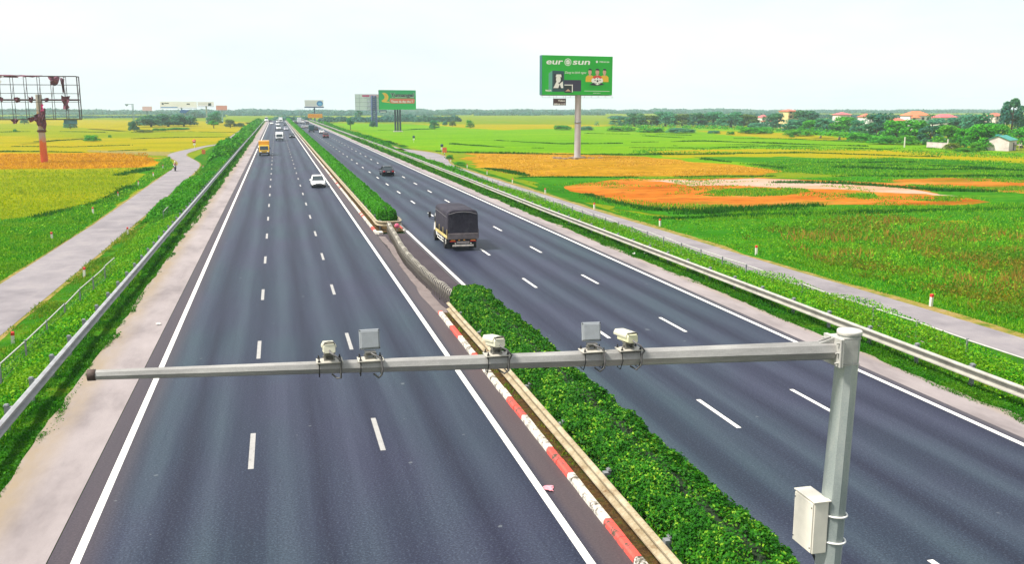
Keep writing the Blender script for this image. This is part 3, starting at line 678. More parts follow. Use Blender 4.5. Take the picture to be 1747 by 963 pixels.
def cctv(label, x, turn, pitch, m):
    z, r = arm_at(x); t = thing('surveillance_camera', label, 'camera', (x, MY, z+r*.93), 0, 'cameras on the arm')
    base_plate(t, r); stalk(t, turn, .085)
    M = Matrix.Translation((0, 0, .19)) @ Matrix.Rotation(turn, 4, 'Z') @ Matrix.Rotation(-pitch, 4, 'X')
    w, h = .083, .072; a, b = -.17, .27
    sec = lambda y, k: [(-w*k, y, -h*.75*k), (-w*.7*k, y, -h*k), (w*.7*k, y, -h*k), (w*k, y, -h*.75*k), (w*k, y, h*.35*k), (w*.8*k, y, h*.8*k), (-w*.8*k, y, h*.8*k), (-w*k, y, h*.35*k)]
    mb = MB(); mb.ring([sec(a, .9), sec(a+.03, 1), sec(b-.03, 1), sec(b, .93)], smooth=False, M=M); hb = mb.build('housing', m, t)
    mb = MB(); hood = lambda y: [(-w-.012, y, .005), (-w-.012, y, h*.5), (-w*.8, y, h+.012), (w*.8, y, h+.012), (w+.012, y, h*.5), (w+.012, y, .005), (w+.003, y, .005), (w+.003, y, h*.45), (w*.78, y, h+.002), (-w*.78, y, h+.002), (-w-.003, y, h*.45), (-w-.003, y, .005)]
    mb.ring([hood(a+.05), hood(b+.10)], smooth=False, M=M); mb.build('sun_shield', CAMW, t)
    mb = MB(); mb.lathe([(.05, b-.01), (.062, b+.0), (.062, b+.012), (.02, b+.014)], 16, M, axis='y'); mb.build('lens', BLACK, t)
    mb = MB(); mb.tube([M @ Vector(q) for q in ((-.07, a+.005, .05), (-.06, a-.012, .084), (0, a-.016, .094), (.06, a-.012, .084), (.07, a+.005, .05))], .007, 5)
    q0 = M @ Vector((.0, a, -.03)); s = 1 if math.sin(turn) <= .3 else -1
    mb.tube([q0, q0+Vector((.0, -.06, -.01)), q0+Vector((.08*s, -.10, -.06)), q0+Vector((.15*s, -.09, -.14)), Vector((.15*s, -.17, -.05)), Vector((.14*s, -.19, -.2)), Vector((.09*s, -.13, -2*r-.03)), Vector((.03*s, -.02, -2*r))], .013, 8)
    mb.build('cable', CON, t)
    return t
def radar(label, x, turn, pitch):
    z, r = arm_at(x); t = thing('radar_panel', label, 'radar', (x, MY, z+r*.93), 0, 'square radar panels on the arm')
    base_plate(t, r); stalk(t, turn, .09)
    M = Matrix.Translation((0, .03, .285)) @ Matrix.Rotation(turn, 4, 'Z') @ Matrix.Rotation(-pitch, 4, 'X')
    mb = MB(); mb.box((0, .02, 0), (.285, .05, .285), M, bev=.014); h = mb.build('panel', CAMW if False else RADAR, t)
    mb = MB(); mb.box((0, -.018, -.002), (.245, .035, .235), M, bev=.008); mb.build('back_cover', RADAR, t)
    for sx in (-1, 1):
        for sz in (-1, 1): mb = MB(); mb.lathe([(.009, -.012), (.009, -.006), (.003, -.006)], 8, M @ Matrix.Translation((.134*sx, 0, .128*sz)), axis='y'); mb.build('screw', BLACK, t)
    mb = MB(); mb.tube([(0, -.03, .11), (.03, -.10, .10), (.10, -.13, .07), (.14, -.14, .02), (.15, -.18, -.10), (.14, -.18, -1.8*r), (.10, -.10, -2*r-.05), (.04, -.02, -2*r-.01)], .013, 8); mb.build('cable', CON, t)
    return t
cctv('small white surveillance camera nearest the thin tip of the arm', -.18, .0, .20, CAMW)
radar('square grey radar panel beside the leftmost camera on the arm', .385, .03, .22)
cctv('white surveillance camera in mid arm in front of the hedge', 2.20, .10, .16, CAMW)
radar('square grey radar panel on the thick half of the arm', 3.66, -.10, .20)
cctv('cream surveillance camera nearest the mast end of the arm', 4.24, .03, .10, CAMY)

# ================================================================== VEHICLES
GLASS = plain('car_glass', (.02, .03, .035), .08, 0, .1, 2, .6)
TYRE = plain('tyre_rubber', (.012, .012, .013), .85, 0, .2, 9)
RIM = plain('alloy_rim', (.30, .30, .31), .35, .6, .1, 6)
CHROME = plain('chrome', (.5, .5, .5), .2, .8, .05, 6)
LAMPW = plain('headlamp_glass', (.70, .72, .74), .12, 0, .05, 6, .6)
LAMPR = plain('tail_lamp_red', (.40, .012, .015), .2, 0, .1, 6, .5)
LAMPO = plain('amber_lamp', (.75, .30, .03), .3, 0, .1, 6)
PLATEM = plain('plate_white', (.66, .65, .62), .5, 0, .04, 6)
UNDER = plain('underbody', (.010, .010, .011), .9, 0, .1, 5)
def paint(name, c, rough=.28): return plain('paint_'+name, c, rough, 0, .05, 1.5, .5)
WHEELS = {}
def wheel(parent, x, y, r, w=.2):
    key = (r, w)
    if key not in WHEELS:
        mb = MB(); mb.lathe([(r*.62, -w/2), (r*.93, -w/2), (r, -w*.36), (r, w*.36), (r*.93, w/2), (r*.62, w/2)], 20, axis='x'); a = mb.mesh('wheel'); a.materials.append(TYRE)
        mb = MB(); mb.lathe([(.02, -w*.40), (r*.22, -w*.44), (r*.3, -w*.36), (r*.6, -w*.40), (r*.64, -w*.5), (r*.64, w*.5), (r*.6, w*.40), (r*.3, w*.36), (r*.22, w*.44), (.02, w*.40)], 16, axis='x'); b = mb.mesh('rim'); b.materials.append(RIM)
        WHEELS[key] = (a, b)
    a, b = WHEELS[key]
    o = link('wheel', a, parent, (x, y, r)); link('rim', b, o); return o
def car(label, cat, loc, rz, pm, L=4.4, Wd=1.75, Ht=1.46, style='sedan', group='cars on the expressway', full=True):
    """front of the car points along its own +y"""
    t = thing('car' if cat == 'car' else cat.replace(' ', '_'), label, cat, loc, rz, group)
    w = Wd/2; f, r = L/2, -L/2
    belt = Ht*.60; bon = Ht*.57
    if style == 'sedan': st = [(r, .42, .60, .80), (r+.10, .30, .92*belt/.88, .93), (r+.75, .24, belt+.06, 1), (r+1.2, .22, belt+.03, 1), (.2, .22, belt, 1), (f-1.25, .22, belt-.02, 1), (f-.6, .22, bon-.06, .98), (f-.12, .26, bon-.18, .90), (f, .34, .50, .76)]; gl = (r+.55, r+1.25, .05, f-1.15)
    elif style == 'suv': st = [(r, .45, .70, .84), (r+.06, .34, belt-.02, .95), (r+.5, .28, belt+.02, 1), (.2, .26, belt, 1), (f-1.2, .26, belt-.01, 1), (f-.5, .28, bon+.02, .98), (f-.1, .30, bon-.10, .92), (f, .40, .62, .80)]; gl = (r+.08, r+.38, .2, f-1.1)
    else: st = [(r, .40, 1.1, .9), (r+.05, .30, belt+.1, .97), (0, .28, belt+.1, 1), (f-.9, .28, belt+.05, 1), (f-.15, .30, belt-.15, .94), (f, .40, .65, .85)]; gl = (r+.05, r+.15, f-1.0, f-.35)
    def sec(y, zb, zt, k):
        a = w*k
        return [(-a*.90, y, zb), (-a, y, zb+.14), (-a*1.0, y, zt-.20), (-a*.95, y, zt-.06), (-a*.80, y, zt), (a*.80, y, zt), (a*.95, y, zt-.06), (a, y, zt-.20), (a, y, zb+.14), (a*.90, y, zb)]
    mb = MB(); mb.ring([sec(*s) for s in st], smooth=True); body = mb.build('body', pm, t)
    yb0, yt0, yt1, yb1 = gl; wb, wt = w*.90, w*.70; zb = belt-.04; zt = Ht-.05
    gsec = lambda y0, y1, ww, z: [(-ww, y0, z), (ww, y0, z), (ww, y1, z), (-ww, y1, z)]
    mb = MB(); mb.ring([gsec(yb0, yb1, wb, zb), gsec(yt0, yt1, wt, zt)], smooth=False); mb.build('windows', GLASS, t)
    mb = MB(); mb.ring([gsec(yt0-.10, yt1+.12, wt+.035, zt-.03), gsec(yt0-.06, yt1+.06, wt+.03, zt+.02), gsec(yt0+.15, yt1-.2, wt*.82, Ht)], smooth=True); mb.build('roof', pm, t)
    def pil(y0, y1, k=0):
        for s in (-1, 1):
            q = MB(); q.tube([(s*(wb+.004), y0, zb), (s*(wt+.012), y1, zt)], .05, 6); q.build('pillar', pm, t)
    if full:
        pil(yb1, yt1); pil(yb0+.03, yt0+.02)
        q = (yb0+yb1)/2; pil(q, (yt0+yt1)/2)
    wr = .31 if style != 'van' else .34
    for x in (-w+.11, w-.11):
        for y in (f-.82, r+.80): wheel(t, x, y, wr)
    mb = MB(); mb.box((0, 0, .24), (Wd*.86, L*.93, .16)); mb.build('underbody', UNDER, t)
    for s in (-1, 1):
        mb = MB(); mb.ring([[(s*w*.50, f-.10, bon-.24), (s*w*.84, f-.26, bon-.22), (s*w*.84, f-.28, bon-.10), (s*w*.50, f-.14, bon-.14)], [(s*w*.50, f-.03, bon-.26), (s*w*.88, f-.17, bon-.24), (s*w*.88, f-.18, bon-.12), (s*w*.50, f-.07, bon-.15)]], smooth=False); mb.build('headlight', LAMPW, t)
        zt_ = belt-.08; mb = MB(); mb.box((s*w*.70, r+.04, zt_-.06), (w*.36, .12, .16), bev=.02); mb.build('tail_light', LAMPR, t)
        if full:
            mb = MB(); mb.ring([[(s*(w+.02), f-1.45, belt-.02), (s*(w+.20), f-1.48, belt-.02), (s*(w+.20), f-1.48, belt+.13), (s*(w+.04), f-1.45, belt+.12)], [(s*(w+.04), f-1.33, belt), (s*(w+.17), f-1.36, belt), (s*(w+.17), f-1.36, belt+.10), (s*(w+.05), f-1.33, belt+.10)]], smooth=False); mb.tube([(s*(w-.08), f-1.36, belt), (s*(w+.06), f-1.40, belt+.04)], .025, 6); mb.build('mirror', pm, t)
    mb = MB(); mb.box((0, f-.035, bon-.26), (Wd*.42, .08, .09), bev=.01); mb.build('grille', BLACK, t)
    mb = MB(); mb.box((0, f-.02, .42), (Wd*.62, .10, .10), bev=.02); mb.build('bumper', BLACK, t)
    mb = MB(); mb.box((0, r-.015, .66), (.44, .02, .13)); mb.build('number_plate', PLATEM, t)
    return t
def van(label, cat, loc, rz, pm, L=5.2, Wd=1.95, Ht=2.4, group='vans and trucks on the expressway'):
    return car(label, cat, loc, rz, pm, L, Wd, Ht, 'van', group, False)
def box_truck(label, loc, rz, cabm, boxm, L=6.2, Wd=2.1, Ht=2.9, rack=None, group='vans and trucks on the expressway', bh=None):
    """small lorry, front along +y"""
    t = thing('truck', label, 'truck', loc, rz, group); f, r = L/2, -L/2; w = Wd/2; ch = min(2.15, Ht*.82)
    prof = [(f-1.55, .55), (f-.02, .55), (f, .95), (f-.10, 1.15), (f-.45, ch-.08), (f-.60, ch), (f-1.55, ch)]
    mb = MB(); V0 = [(-w*.92, y, z) for y, z in prof]; V1 = [(w*.92, y, z) for y, z in prof]; n = len(prof)
    mb.add(V0+V1, [[i, (i+1) % n, n+(i+1) % n, n+i] for i in range(n)]+[list(range(n)), list(range(n, 2*n))[::-1]]); mb.build('cab', cabm, t)
    a, b = Vector((0, f-.085, 1.2)), Vector((0, f-.43, ch-.14)); d = Vector((0, .015, .006))
    mb = MB(); mb.add([(-w*.80, a.y+.02, a.z), (w*.80, a.y+.02, a.z), (w*.76, b.y+.02, b.z), (-w*.76, b.y+.02, b.z), (-w*.80, a.y-.03, a.z), (w*.80, a.y-.03, a.z), (w*.76, b.y-.03, b.z), (-w*.76, b.y-.03, b.z)], [[0, 1, 2, 3], [7, 6, 5, 4], [0, 4, 5, 1], [1, 5, 6, 2], [2, 6, 7, 3], [3, 7, 4, 0]]); mb.build('windscreen', GLASS, t)
    for s in (-1, 1):
        mb = MB(); mb.box((s*w*.925, f-.95, 1.5), (.02, .8, .5)); mb.build('side_window', GLASS, t)
        mb = MB(); mb.box((s*w*.62, f+.0, .80), (.34, .05, .16), bev=.015); mb.build('headlight', LAMPW, t)
        mb = MB(); mb.box((s*(w+.14), f-.25, 1.6), (.16, .07, .36), bev=.02); mb.tube([(s*w*.9, f-.3, 1.75), (s*(w+.14), f-.25, 1.72)], .02, 5); mb.build('mirror', BLACK, t)
        mb = MB(); mb.box((s*w*.75, r-.01, .78), (.30, .05, .11)); mb.build('tail_light', LAMPR, t)
        for y in (f-.8, r+1.25): wheel(t, s*(w-.16), y, .40, .26)
    mb = MB(); mb.box((0, f+.01, .93), (Wd*.52, .04, .14)); mb.build('grille', BLACK, t)
    mb = MB(); mb.box((0, f+.02, .56), (Wd*.92, .14, .24), bev=.03); mb.build('bumper', BLACK, t)
    mb = MB(); mb.box((0, -.1, .62), (Wd*.5, L*.9, .22)); mb.box((0, r+.06, .52), (Wd*.8, .08, .10)); mb.build('chassis', UNDER, t)
    z0 = .82
    mb = MB(); mb.box((0, (r+f-1.65)/2, (z0+(bh or Ht))/2), (Wd, L-1.68, (bh or Ht)-z0), bev=.025); mb.build('cargo_box', boxm, t)
    if rack:
        mb = MB()
        for z in (Ht-.05,): mb.box((0, f-1.75, z), (Wd*1.04, .10, .10)); mb.box((0, r+.1, z), (Wd*1.04, .1, .1))
        for s in (-1, 1):
            mb.box((s*w, f-1.75, (Ht+1)/2), (.07, .07, Ht-1)); mb.box((s*w, (r+f-1.7)/2, Ht-.05), (.07, L-1.7, .07)); mb.box((s*w, r+.1, (Ht+1)/2), (.07, .07, Ht-1))
        mb.build('rack', rack, t)
    return t
# ---- the tarpaulin lorry
tk = thing('tarpaulin_truck', 'dark truck under a black tarpaulin seen from behind on the right carriageway', 'truck', (11.58, 67.2, 0), 0)
TARP = N('tarpaulin'); a = TARP.noise(1.4, 5, .7, (1, 1, 1), TARP.obj()); b = TARP.noise(9, 4, .7, (1, 1, .4), TARP.obj())
TARP.col(TARP.ramp(TARP.math('ADD', TARP.math('MULTIPLY', a, .6), TARP.math('MULTIPLY', b, .4)), [(.3, (.012, .011, .018)), (.55, (.029, .025, .036)), (.75, (.068, .060, .062))])); TARP.bump(b, .6, .06); TARP = TARP.set(.75, 0, .25)
f, r, w = 3.35, -3.35, 1.10
def tsec(y, k=1, dz=0):
    o = []
    for a in np.linspace(0, 1, 15):
        th = math.pi*(1-a); x = w*k*math.copysign(abs(math.cos(th))**.38, math.cos(th)); z = 2.50+dz+.42*math.sin(th)**.8
        o.append((x+.012*math.sin(y*5+a*9), y, z+.02*math.sin(y*3.1)))
    return [(-w*k*1.015, y, 1.10), (-w*k*1.01, y, 1.6)]+o+[(w*k*1.01, y, 1.6), (w*k*1.015, y, 1.10)]
mb = MB(); mb.ring([tsec(r-.02, .94, -.10), tsec(r, .985, -.03)]+[tsec(y) for y in np.linspace(r+.1, f-1.75, 14)]+[tsec(f-1.62, .99, -.02)], smooth=True); mb.build('tarpaulin', TARP, tk)
mb = MB()
for s in (-1, 1): mb.tube([(s*1.118, r+.2, 2.40), (s*1.118, f-1.8, 2.52)], .012, 5)
mb.tube([(-1.0, r-.035, 2.60), (-.5, r-.04, 2.74), (0, r-.045, 2.78), (.5, r-.04, 2.74), (1.0, r-.035, 2.60)], .022, 6); mb.build('rope', plain('rope', (.16, .15, .16), .8), tk)
BED = plain('truck_bed_paint', (.14, .115, .115), .55, .1, .3, 3); BEDY = plain('truck_side_yellow', (.52, .40, .16), .55, 0, .25, 2.5)
def board(name, m, c, d, n=0):
    mb = MB(); mb.box(c, d, bev=.008)
    for k in range(n): mb.box((c[0]+(0 if d[0] > .2 else math.copysign(d[0]/2+.01, c[0])), c[1]-(d[1]/2+.01 if d[0] > .2 else 0), c[2]-d[2]/2+d[2]*(k+.5)/n), (d[0]*.96 if d[0] > .2 else .02, .02 if d[0] > .2 else d[1]*.98, .05))
    return mb.build(name, m, tk)
board('tailgate', BED, (0, r-.05, 1.06), (2.14, .06, .42), 3)
for s in (-1, 1):
    board('side_board', BEDY if s < 0 else BED, (s*1.09, (r+f-1.7)/2, .98), (.05, 4.9, .22), 2)
    for y in (-3.3, -1.7, -.1, 1.55):
        mb = MB(); mb.box((s*1.125, y, 1.22), (.03, .06, .66)); mb.build('side_post', BEDY if s < 0 else BED, tk)
    mb = MB(); mb.tube([(s*1.02, -2.3, .42), (s*1.02, 1.3, .42)], .03, 6); mb.tube([(s*1.02, -2.3, .62), (s*1.02, 1.3, .62)], .03, 6)
    for y in (-2.3, -.5, 1.3): mb.tube([(s*1.02, y, .40), (s*1.02, y, .85)], .03, 6)
    mb.build('side_guard', plain('guard_white', (.60, .58, .52), .5, 0, .2, 4), tk)
    mb = MB(); mb.box((s*.72, r-.06, .72), (.42, .05, .09), bev=.01); mb.build('tail_light', LAMPR, tk)
    mb = MB(); mb.box((s*.72, r-.07, .78), (.30, .05, .04), bev=.005); mb.build('amber_strip', LAMPO, tk)
    mb = MB(); mb.lathe([(.045, r-.10), (.045, r-.05), (.01, r-.05)], 10, Matrix.Translation((s*.55, 0, .56)), axis='y'); mb.build('reversing_light', plain('reverse_lamp', (.75, .72, .62), .2, 0, .03, 5), tk)
    mb = MB(); mb.box((s*.82, r+.55, .40), (.50, .025, .55)); mb.build('mudflap', DARK, tk)
    for y in (f-.75, -1.75): wheel(tk, s*.90, y, .42, .30)
    mb = MB(); mb.tube([(s*.98, f-.35, 1.55), (s*1.30, f-.25, 1.62), (s*1.30, f-.25, 2.1)], .02, 6); mb.box((s*1.31, f-.27, 1.92), (.20, .06, .42), bev=.03); mb.build('mirror', BLACK, tk)
mb = MB(); mb.box((0, 0, .66), (1.0, 6.2, .22)); mb.box((0, r+.3, .74), (2.0, .5, .12)); mb.build('chassis', UNDER, tk)
mb = MB(); mb.box((0, r-.06, .40), (1.5, .10, .12), bev=.02); mb.build('rear_bumper', plain('bumper_pale', (.42, .38, .33), .5, 0, .3, 4), tk)
mb = MB(); mb.box((0, r-.07, .62), (.9, .05, .16), bev=.01); p_ = mb.build('number_plate', plain('plate_dusty', (.22, .19, .18), .6, 0, .3, 9), tk)
mb = MB(); mb.box((-.28, r-.07, .80), (.12, .04, .05)); mb.build('marker_lamp', LAMPO, tk); mb = MB(); mb.box((.08, r-.07, .80), (.12, .04, .05)); mb.build('marker_lamp', LAMPO, tk)
mb = MB(); mb.ring([[(-.98, f-1.5, .5), (.98, f-1.5, .5), (.98, f-1.5, 2.1), (-.98, f-1.5, 2.1)], [(-.98, f-.3, .5), (.98, f-.3, .5), (.94, f-.55, 2.05), (-.94, f-.55, 2.05)], [(-.98, f, .5), (.98, f, .5), (.96, f-.1, 1.2), (-.96, f-.1, 1.2)]], smooth=False); mb.build('cab', paint('truck_white', (.66, .65, .62)), tk)
mb = MB(); mb.box((-.985, f-.85, 1.62), (.02, .7, .5)); mb.build('side_window', GLASS, tk); mb = MB(); mb.box((.985, f-.85, 1.62), (.02, .7, .5)); mb.build('side_window', GLASS, tk)

# ---- everything else on the road; (pixel of the wheels) -> place
PI = math.pi
Wm, Km, Sm, Lm, Rm, Dm = paint('white', (.72, .72, .71)), paint('black', (.012, .013, .016), .18), paint('silver', (.38, .39, .40)), paint('lilac', (.46, .44, .50)), paint('wine', (.13, .03, .035)), paint('slate', (.035, .045, .055))
def on(px, py, dy): 
    p = gp(px, py, 0); p[1] += dy; return tuple(p)
car('white sedan in the fast lane driving towards the camera beside the far hedge', 'car', on(544, 321, 2.2), PI, paint('sedan_white', (.74, .74, .72)), 4.5, 1.76, 1.46)
car('black sedan seen from behind ahead of the tarpaulin truck', 'car', on(663, 301, 2.2), 0, paint('sedan_black', (.014, .015, .022), .16), 4.6, 1.82, 1.44)
box_truck('yellow lorry coming down the lane next to the left shoulder', on(451, 266, 3), PI, paint('yellow', (.66, .40, .03)), paint('orange_box', (.64, .31, .014)), 6.0, 2.15, 3.0)
box_truck('tall white lorry with a roof rack in the middle lane behind the yellow lorry', on(477, 240.5, 3), PI, Wm, Wm, 6.5, 2.3, 3.4, BLACK, bh=2.5)
car('black car with a pale roof in the fast lane beside the tall white lorry', 'car', on(498.5, 235.5, 2.2), PI, Km, 4.6, 1.85, 1.5)
car('lilac grey car following the black car in the fast lane', 'car', on(488.3, 222.5, 2), PI, Lm, 4.5, 1.8, 1.5)
van('white van with a dark bumper behind the tall white lorry', 'van', on(475.7, 222, 2.5), PI, Wm, 5.2, 2.0, 2.4)
car('dark low car in the fast lane beyond the lilac car', 'car', on(485.8, 214.4, 2), PI, Km, 4.5, 1.8, 1.42)
car('white car in the middle lane beyond the white van', 'car', on(473.4, 214.2, 2), PI, Wm, 4.4, 1.8, 1.5)
car('white car near the left shoulder far up the left carriageway', 'car', on(463.6, 212.5, 2), PI, Wm, 4.4, 1.8, 1.48)
box_truck('farthest white truck in the fast lane of the left carriageway', on(479, 209.6, 3), PI, Wm, Wm, 7, 2.4, 3.5)
van('small white van in the far middle lane beside the farthest truck', 'van', on(474, 209.3, 2.5), PI, Wm, 4.8, 1.9, 2.1)
car('dark car beside the white bus at the far end of the left carriageway', 'sports utility', on(461, 208.6, 2), PI, Km, 4.6, 1.9, 1.75, 'suv')
van('white bus at the far end of the lane beside the left shoulder', 'bus', on(454.6, 207.6, 4), PI, Wm, 9, 2.4, 3.1)
car('wine coloured car seen from behind, nearest of the distant traffic', 'sports utility', on(556.3, 235.5, 2.2), 0, Rm, 4.6, 1.85, 1.65, 'suv')
car('white car with a dark rear window ahead of the wine coloured car', 'car', on(549.4, 228.2, 2), 0, Wm, 4.4, 1.8, 1.48)
box_truck('lorry with a dark teal rear box on the right carriageway', on(531.9, 225.8, 3), 0, Wm, paint('teal_box', (.02, .07, .085)), 6.4, 2.2, 2.9)
car('dark car beside the lorry with the teal box', 'sports utility', on(539.2, 222.8, 2), 0, Km, 4.5, 1.8, 1.65, 'suv')
car('silver car near the median ahead of the teal box lorry', 'car', on(517.8, 219.2, 2), 0, Sm, 4.5, 1.8, 1.46)
car('small silver car between the other silver car and the teal box lorry', 'car', on(523.3, 218.8, 2), 0, Sm, 4.0, 1.7, 1.5)
car('dark sports utility car in the slow lane under the orange sign', 'sports utility', on(524.7, 212.6, 2), 0, Dm, 4.7, 1.9, 1.8, 'suv')
van('white van in the far right carriageway between two dark cars', 'van', on(517, 210.6, 2.5), 0, Wm, 5.2, 2, 2.3)
box_truck('tall white and red truck far up the right carriageway', on(510.9, 211, 3), 0, Rm, Wm, 7.2, 2.4, 3.6)
car('dark sports utility car hugging the median far up the road', 'sports utility', on(504.8, 211.8, 2), 0, Dm, 4.7, 1.9, 1.8, 'suv')
car('white car next to the median at the far end of the right carriageway', 'car', on(499.3, 210.4, 2), 0, Wm, 4.5, 1.8, 1.48)

# ---- motorcycle and rider on the left service road
mp = gp(298.5, 292.3, -1.5)
mo = thing('motorcycle', 'small dark motorcycle coming along the left service road', 'motorcycle', (mp[0], mp[1]+.7, -1.495), PI)
for y in (-.62, .62):
    mb = MB(); mb.lathe([(.20, -.05), (.29, -.05), (.30, 0), (.29, .05), (.20, .05)], 18, axis='x'); wl = mb.build('wheel', TYRE, mo, (0, y, .30)); mb = MB(); mb.lathe([(.03, -.06), (.05, -.03), (.20, -.02), (.20, .02), (.05, .03), (.03, .06)], 12, axis='x'); mb.build('rim', RIM, wl)
mb = MB(); mb.ring([[(-.10, -.7, .62), (.10, -.7, .62), (.10, -.7, .74), (-.10, -.7, .74)], [(-.13, -.3, .42), (.13, -.3, .42), (.13, -.3, .74), (-.13, -.3, .74)], [(-.12, .1, .30), (.12, .1, .30), (.10, .1, .48), (-.10, .1, .48)], [(-.14, .38, .34), (.14, .38, .34), (.12, .38, .90), (-.12, .38, .90)], [(-.06, .55, .5), (.06, .55, .5), (.07, .5, .98), (-.07, .5, .98)]], smooth=True); mb.build('body', paint('bike', (.03, .012, .02)), mo)
mb = MB(); mb.box((0, -.32, .79), (.24, .70, .10), bev=.03); mb.build('seat', BLACK, mo)
mb = MB(); mb.tube([(-.34, .30, 1.04), (-.1, .44, 1.0), (.1, .44, 1.0), (.34, .30, 1.04)], .018, 6); mb.tube([(0, .46, .98), (0, .62, .32)], .03, 6); mb.build('handlebar', CHROME, mo)
mb = MB(); mb.lathe([(.01, .50), (.085, .53), (.07, .58), (.01, .60)], 12, Matrix.Translation((0, 0, .90)), axis='y'); mb.build('headlight', LAMPW, mo)
for s in (-1, 1):
    mb = MB(); mb.tube([(s*.24, .36, 1.03), (s*.30, .34, 1.20)], .010, 5); mb.box((s*.31, .33, 1.23), (.12, .02, .08), bev=.01); mb.build('mirror', BLACK, mo)
def skin_body(name, verts, edges, radii, m, root=0, lev=2):
    me = bpy.data.meshes.new(name); me.from_pydata(verts, edges, []); o = bpy.data.objects.new(name, me); COL.objects.link(o)
    md = o.modifiers.new('skin', 'SKIN'); md.use_smooth_shade = True
    for i, rr in enumerate(radii): me.skin_vertices[0].data[i].radius = (rr, rr) if isinstance(rr, float) else rr
    me.skin_vertices[0].data[root].use_root = True
    sb = o.modifiers.new('sub', 'SUBSURF'); sb.levels = lev
    bpy.context.view_layer.update()
    dg = bpy.context.evaluated_depsgraph_get(); out = bpy.data.meshes.new_from_object(o.evaluated_get(dg)); out.name = name
    bpy.data.objects.remove(o); out.materials.clear(); out.materials.append(m) if not isinstance(m, list) else [out.materials.append(q) for q in m]
    for p in out.polygons: p.use_smooth = True
    return out
V = [(0, -.22, .90), (0, -.20, 1.08), (0, -.14, 1.28), (0, -.12, 1.40), (0, -.10, 1.50), (0, -.08, 1.62),
     (-.10, -.18, .88), (-.17, .16, .84), (-.16, .12, .46), (-.16, .24, .38), (.10, -.18, .88), (.17, .16, .84), (.16, .12, .46), (.16, .24, .38),
     (-.19, -.13, 1.36), (-.28, .04, 1.16), (-.28, .26, 1.08), (-.29, .33, 1.06), (.19, -.13, 1.36), (.28, .04, 1.16), (.28, .26, 1.08), (.29, .33, 1.06)]
Ed = [(0, 1), (1, 2), (2, 3), (3, 4), (4, 5), (0, 6), (6, 7), (7, 8), (8, 9), (0, 10), (10, 11), (11, 12), (12, 13), (2, 14), (14, 15), (15, 16), (16, 17), (2, 18), (18, 19), (19, 20), (20, 21)]
Rr = [(.17, .12), (.15, .11), (.17, .11), .06, .07, .085, .10, .075, .055, .04, .10, .075, .055, .04, .06, .045, .035, .03, .06, .045, .035, .03]
me = skin_body('person', V, Ed, Rr, [plain('pink_shirt', (.52, .20, .20), .8, 0, .1, 8), plain('dark_trousers', (.02, .02, .03), .8), plain('skin_tone', (.38, .20, .13), .6)])
for p in me.polygons:
    c = p.center; p.material_index = 2 if (c.z > 1.44 or (c.y > .2 and c.z > .98)) else (1 if c.z < .95 else 0)
pe = link('person', me, None, (mp[0], mp[1]+.7, -1.495)); pe.rotation_euler = (0, 0, PI)
tag(pe, 'person in a pink shirt and pale helmet riding the small motorcycle', 'person')
mb = MB(); mb.lathe([(.135, 1.54), (.145, 1.62), (.135, 1.70), (.09, 1.76), (.01, 1.785)], 14, Matrix.Translation((0, -.09, 0))); mb.build('helmet', plain('helmet_cream', (.60, .52, .42), .3), pe)
mb = MB(); mb.box((0, .03, 1.585), (.05, .06, .05), bev=.015); mb.build('nose', plain('skin_tone', (.38, .20, .13)), pe)

# ================================================================== BILLBOARDS AND SIGNS
DG = None
def text_mesh(body, size, ext=.0, bold=0., shear=0., spacing=1.0):
    c = bpy.data.curves.new('t', 'FONT'); c.body = body; c.size = size; c.extrude = ext; c.offset = bold; c.shear = shear; c.space_character = spacing; c.align_x = 'LEFT'; c.resolution_u = 3
    o = bpy.data.objects.new('t', c); COL.objects.link(o); bpy.context.view_layer.update()
    me = bpy.data.meshes.new_from_object(o.evaluated_get(bpy.context.evaluated_depsgraph_get())); bpy.data.objects.remove(o); bpy.data.curves.remove(c)
    return me
def lettering(parent, body, x, z, size, m, y, width=None, bold=0., shear=0., name='lettering', depth=.012):
    me = text_mesh(body, size, depth, bold, shear); me.name = name
    co = np.empty(len(me.vertices)*3); me.vertices.foreach_get('co', co); co = co.reshape(-1, 3)
    k = 1 if not width else width/max(1e-6, co[:, 0].max()-co[:, 0].min()); x0 = co[:, 0].min()
    new = np.stack([x+(co[:, 0]-x0)*k, y-co[:, 2], z+co[:, 1]], 1); me.vertices.foreach_set('co', new.ravel()); me.update()
    bm = bmesh.new(); bm.from_mesh(me); bmesh.ops.recalc_face_normals(bm, faces=bm.faces); bm.to_mesh(me); bm.free(); me.materials.clear()
    return link(name, me, parent, None, m)
def flat(mb, poly, y, i):
    """a printed shape on a board face: outline in x,z, a few mm thick"""
    mb.mat(i); mb.prism(poly, y-.004, y+.02)
def ell(cx, cz, rx, rz, n=18, a0=0, a1=2*math.pi): return [(cx+rx*math.cos(a0+(a1-a0)*k/n), cz+rz*math.sin(a0+(a1-a0)*k/n)) for k in range(n)]
ink = lambda nm, c: plain('ink_'+nm, c, .5, 0, .03, .4)
IW, IK, IY, IR, IN, IG2, ITEAL = ink('white', (.72, .74, .72)), ink('black', (.008, .014, .018)), ink('yellow', (.68, .42, .012)), ink('red', (.58, .05, .03)), ink('navy', (.02, .016, .05)), ink('dark_green', (.004, .12, .012)), ink('teal', (.012, .06, .075))
ISK = ink('skin', (.52, .33, .24)); IPK = ink('pink', (.62, .20, .22)); IPALE = ink('pale', (.55, .58, .58)); IBLUE = ink('blue', (.02, .16, .42)); ISKY = ink('sky_blue', (.12, .40, .62)); IOR = ink('orange', (.72, .30, .02)); IMAG = ink('magenta', (.45, .03, .13))
BBPOLE = plain('billboard_pole', (.40, .37, .38), .5, .05, .10, .6)

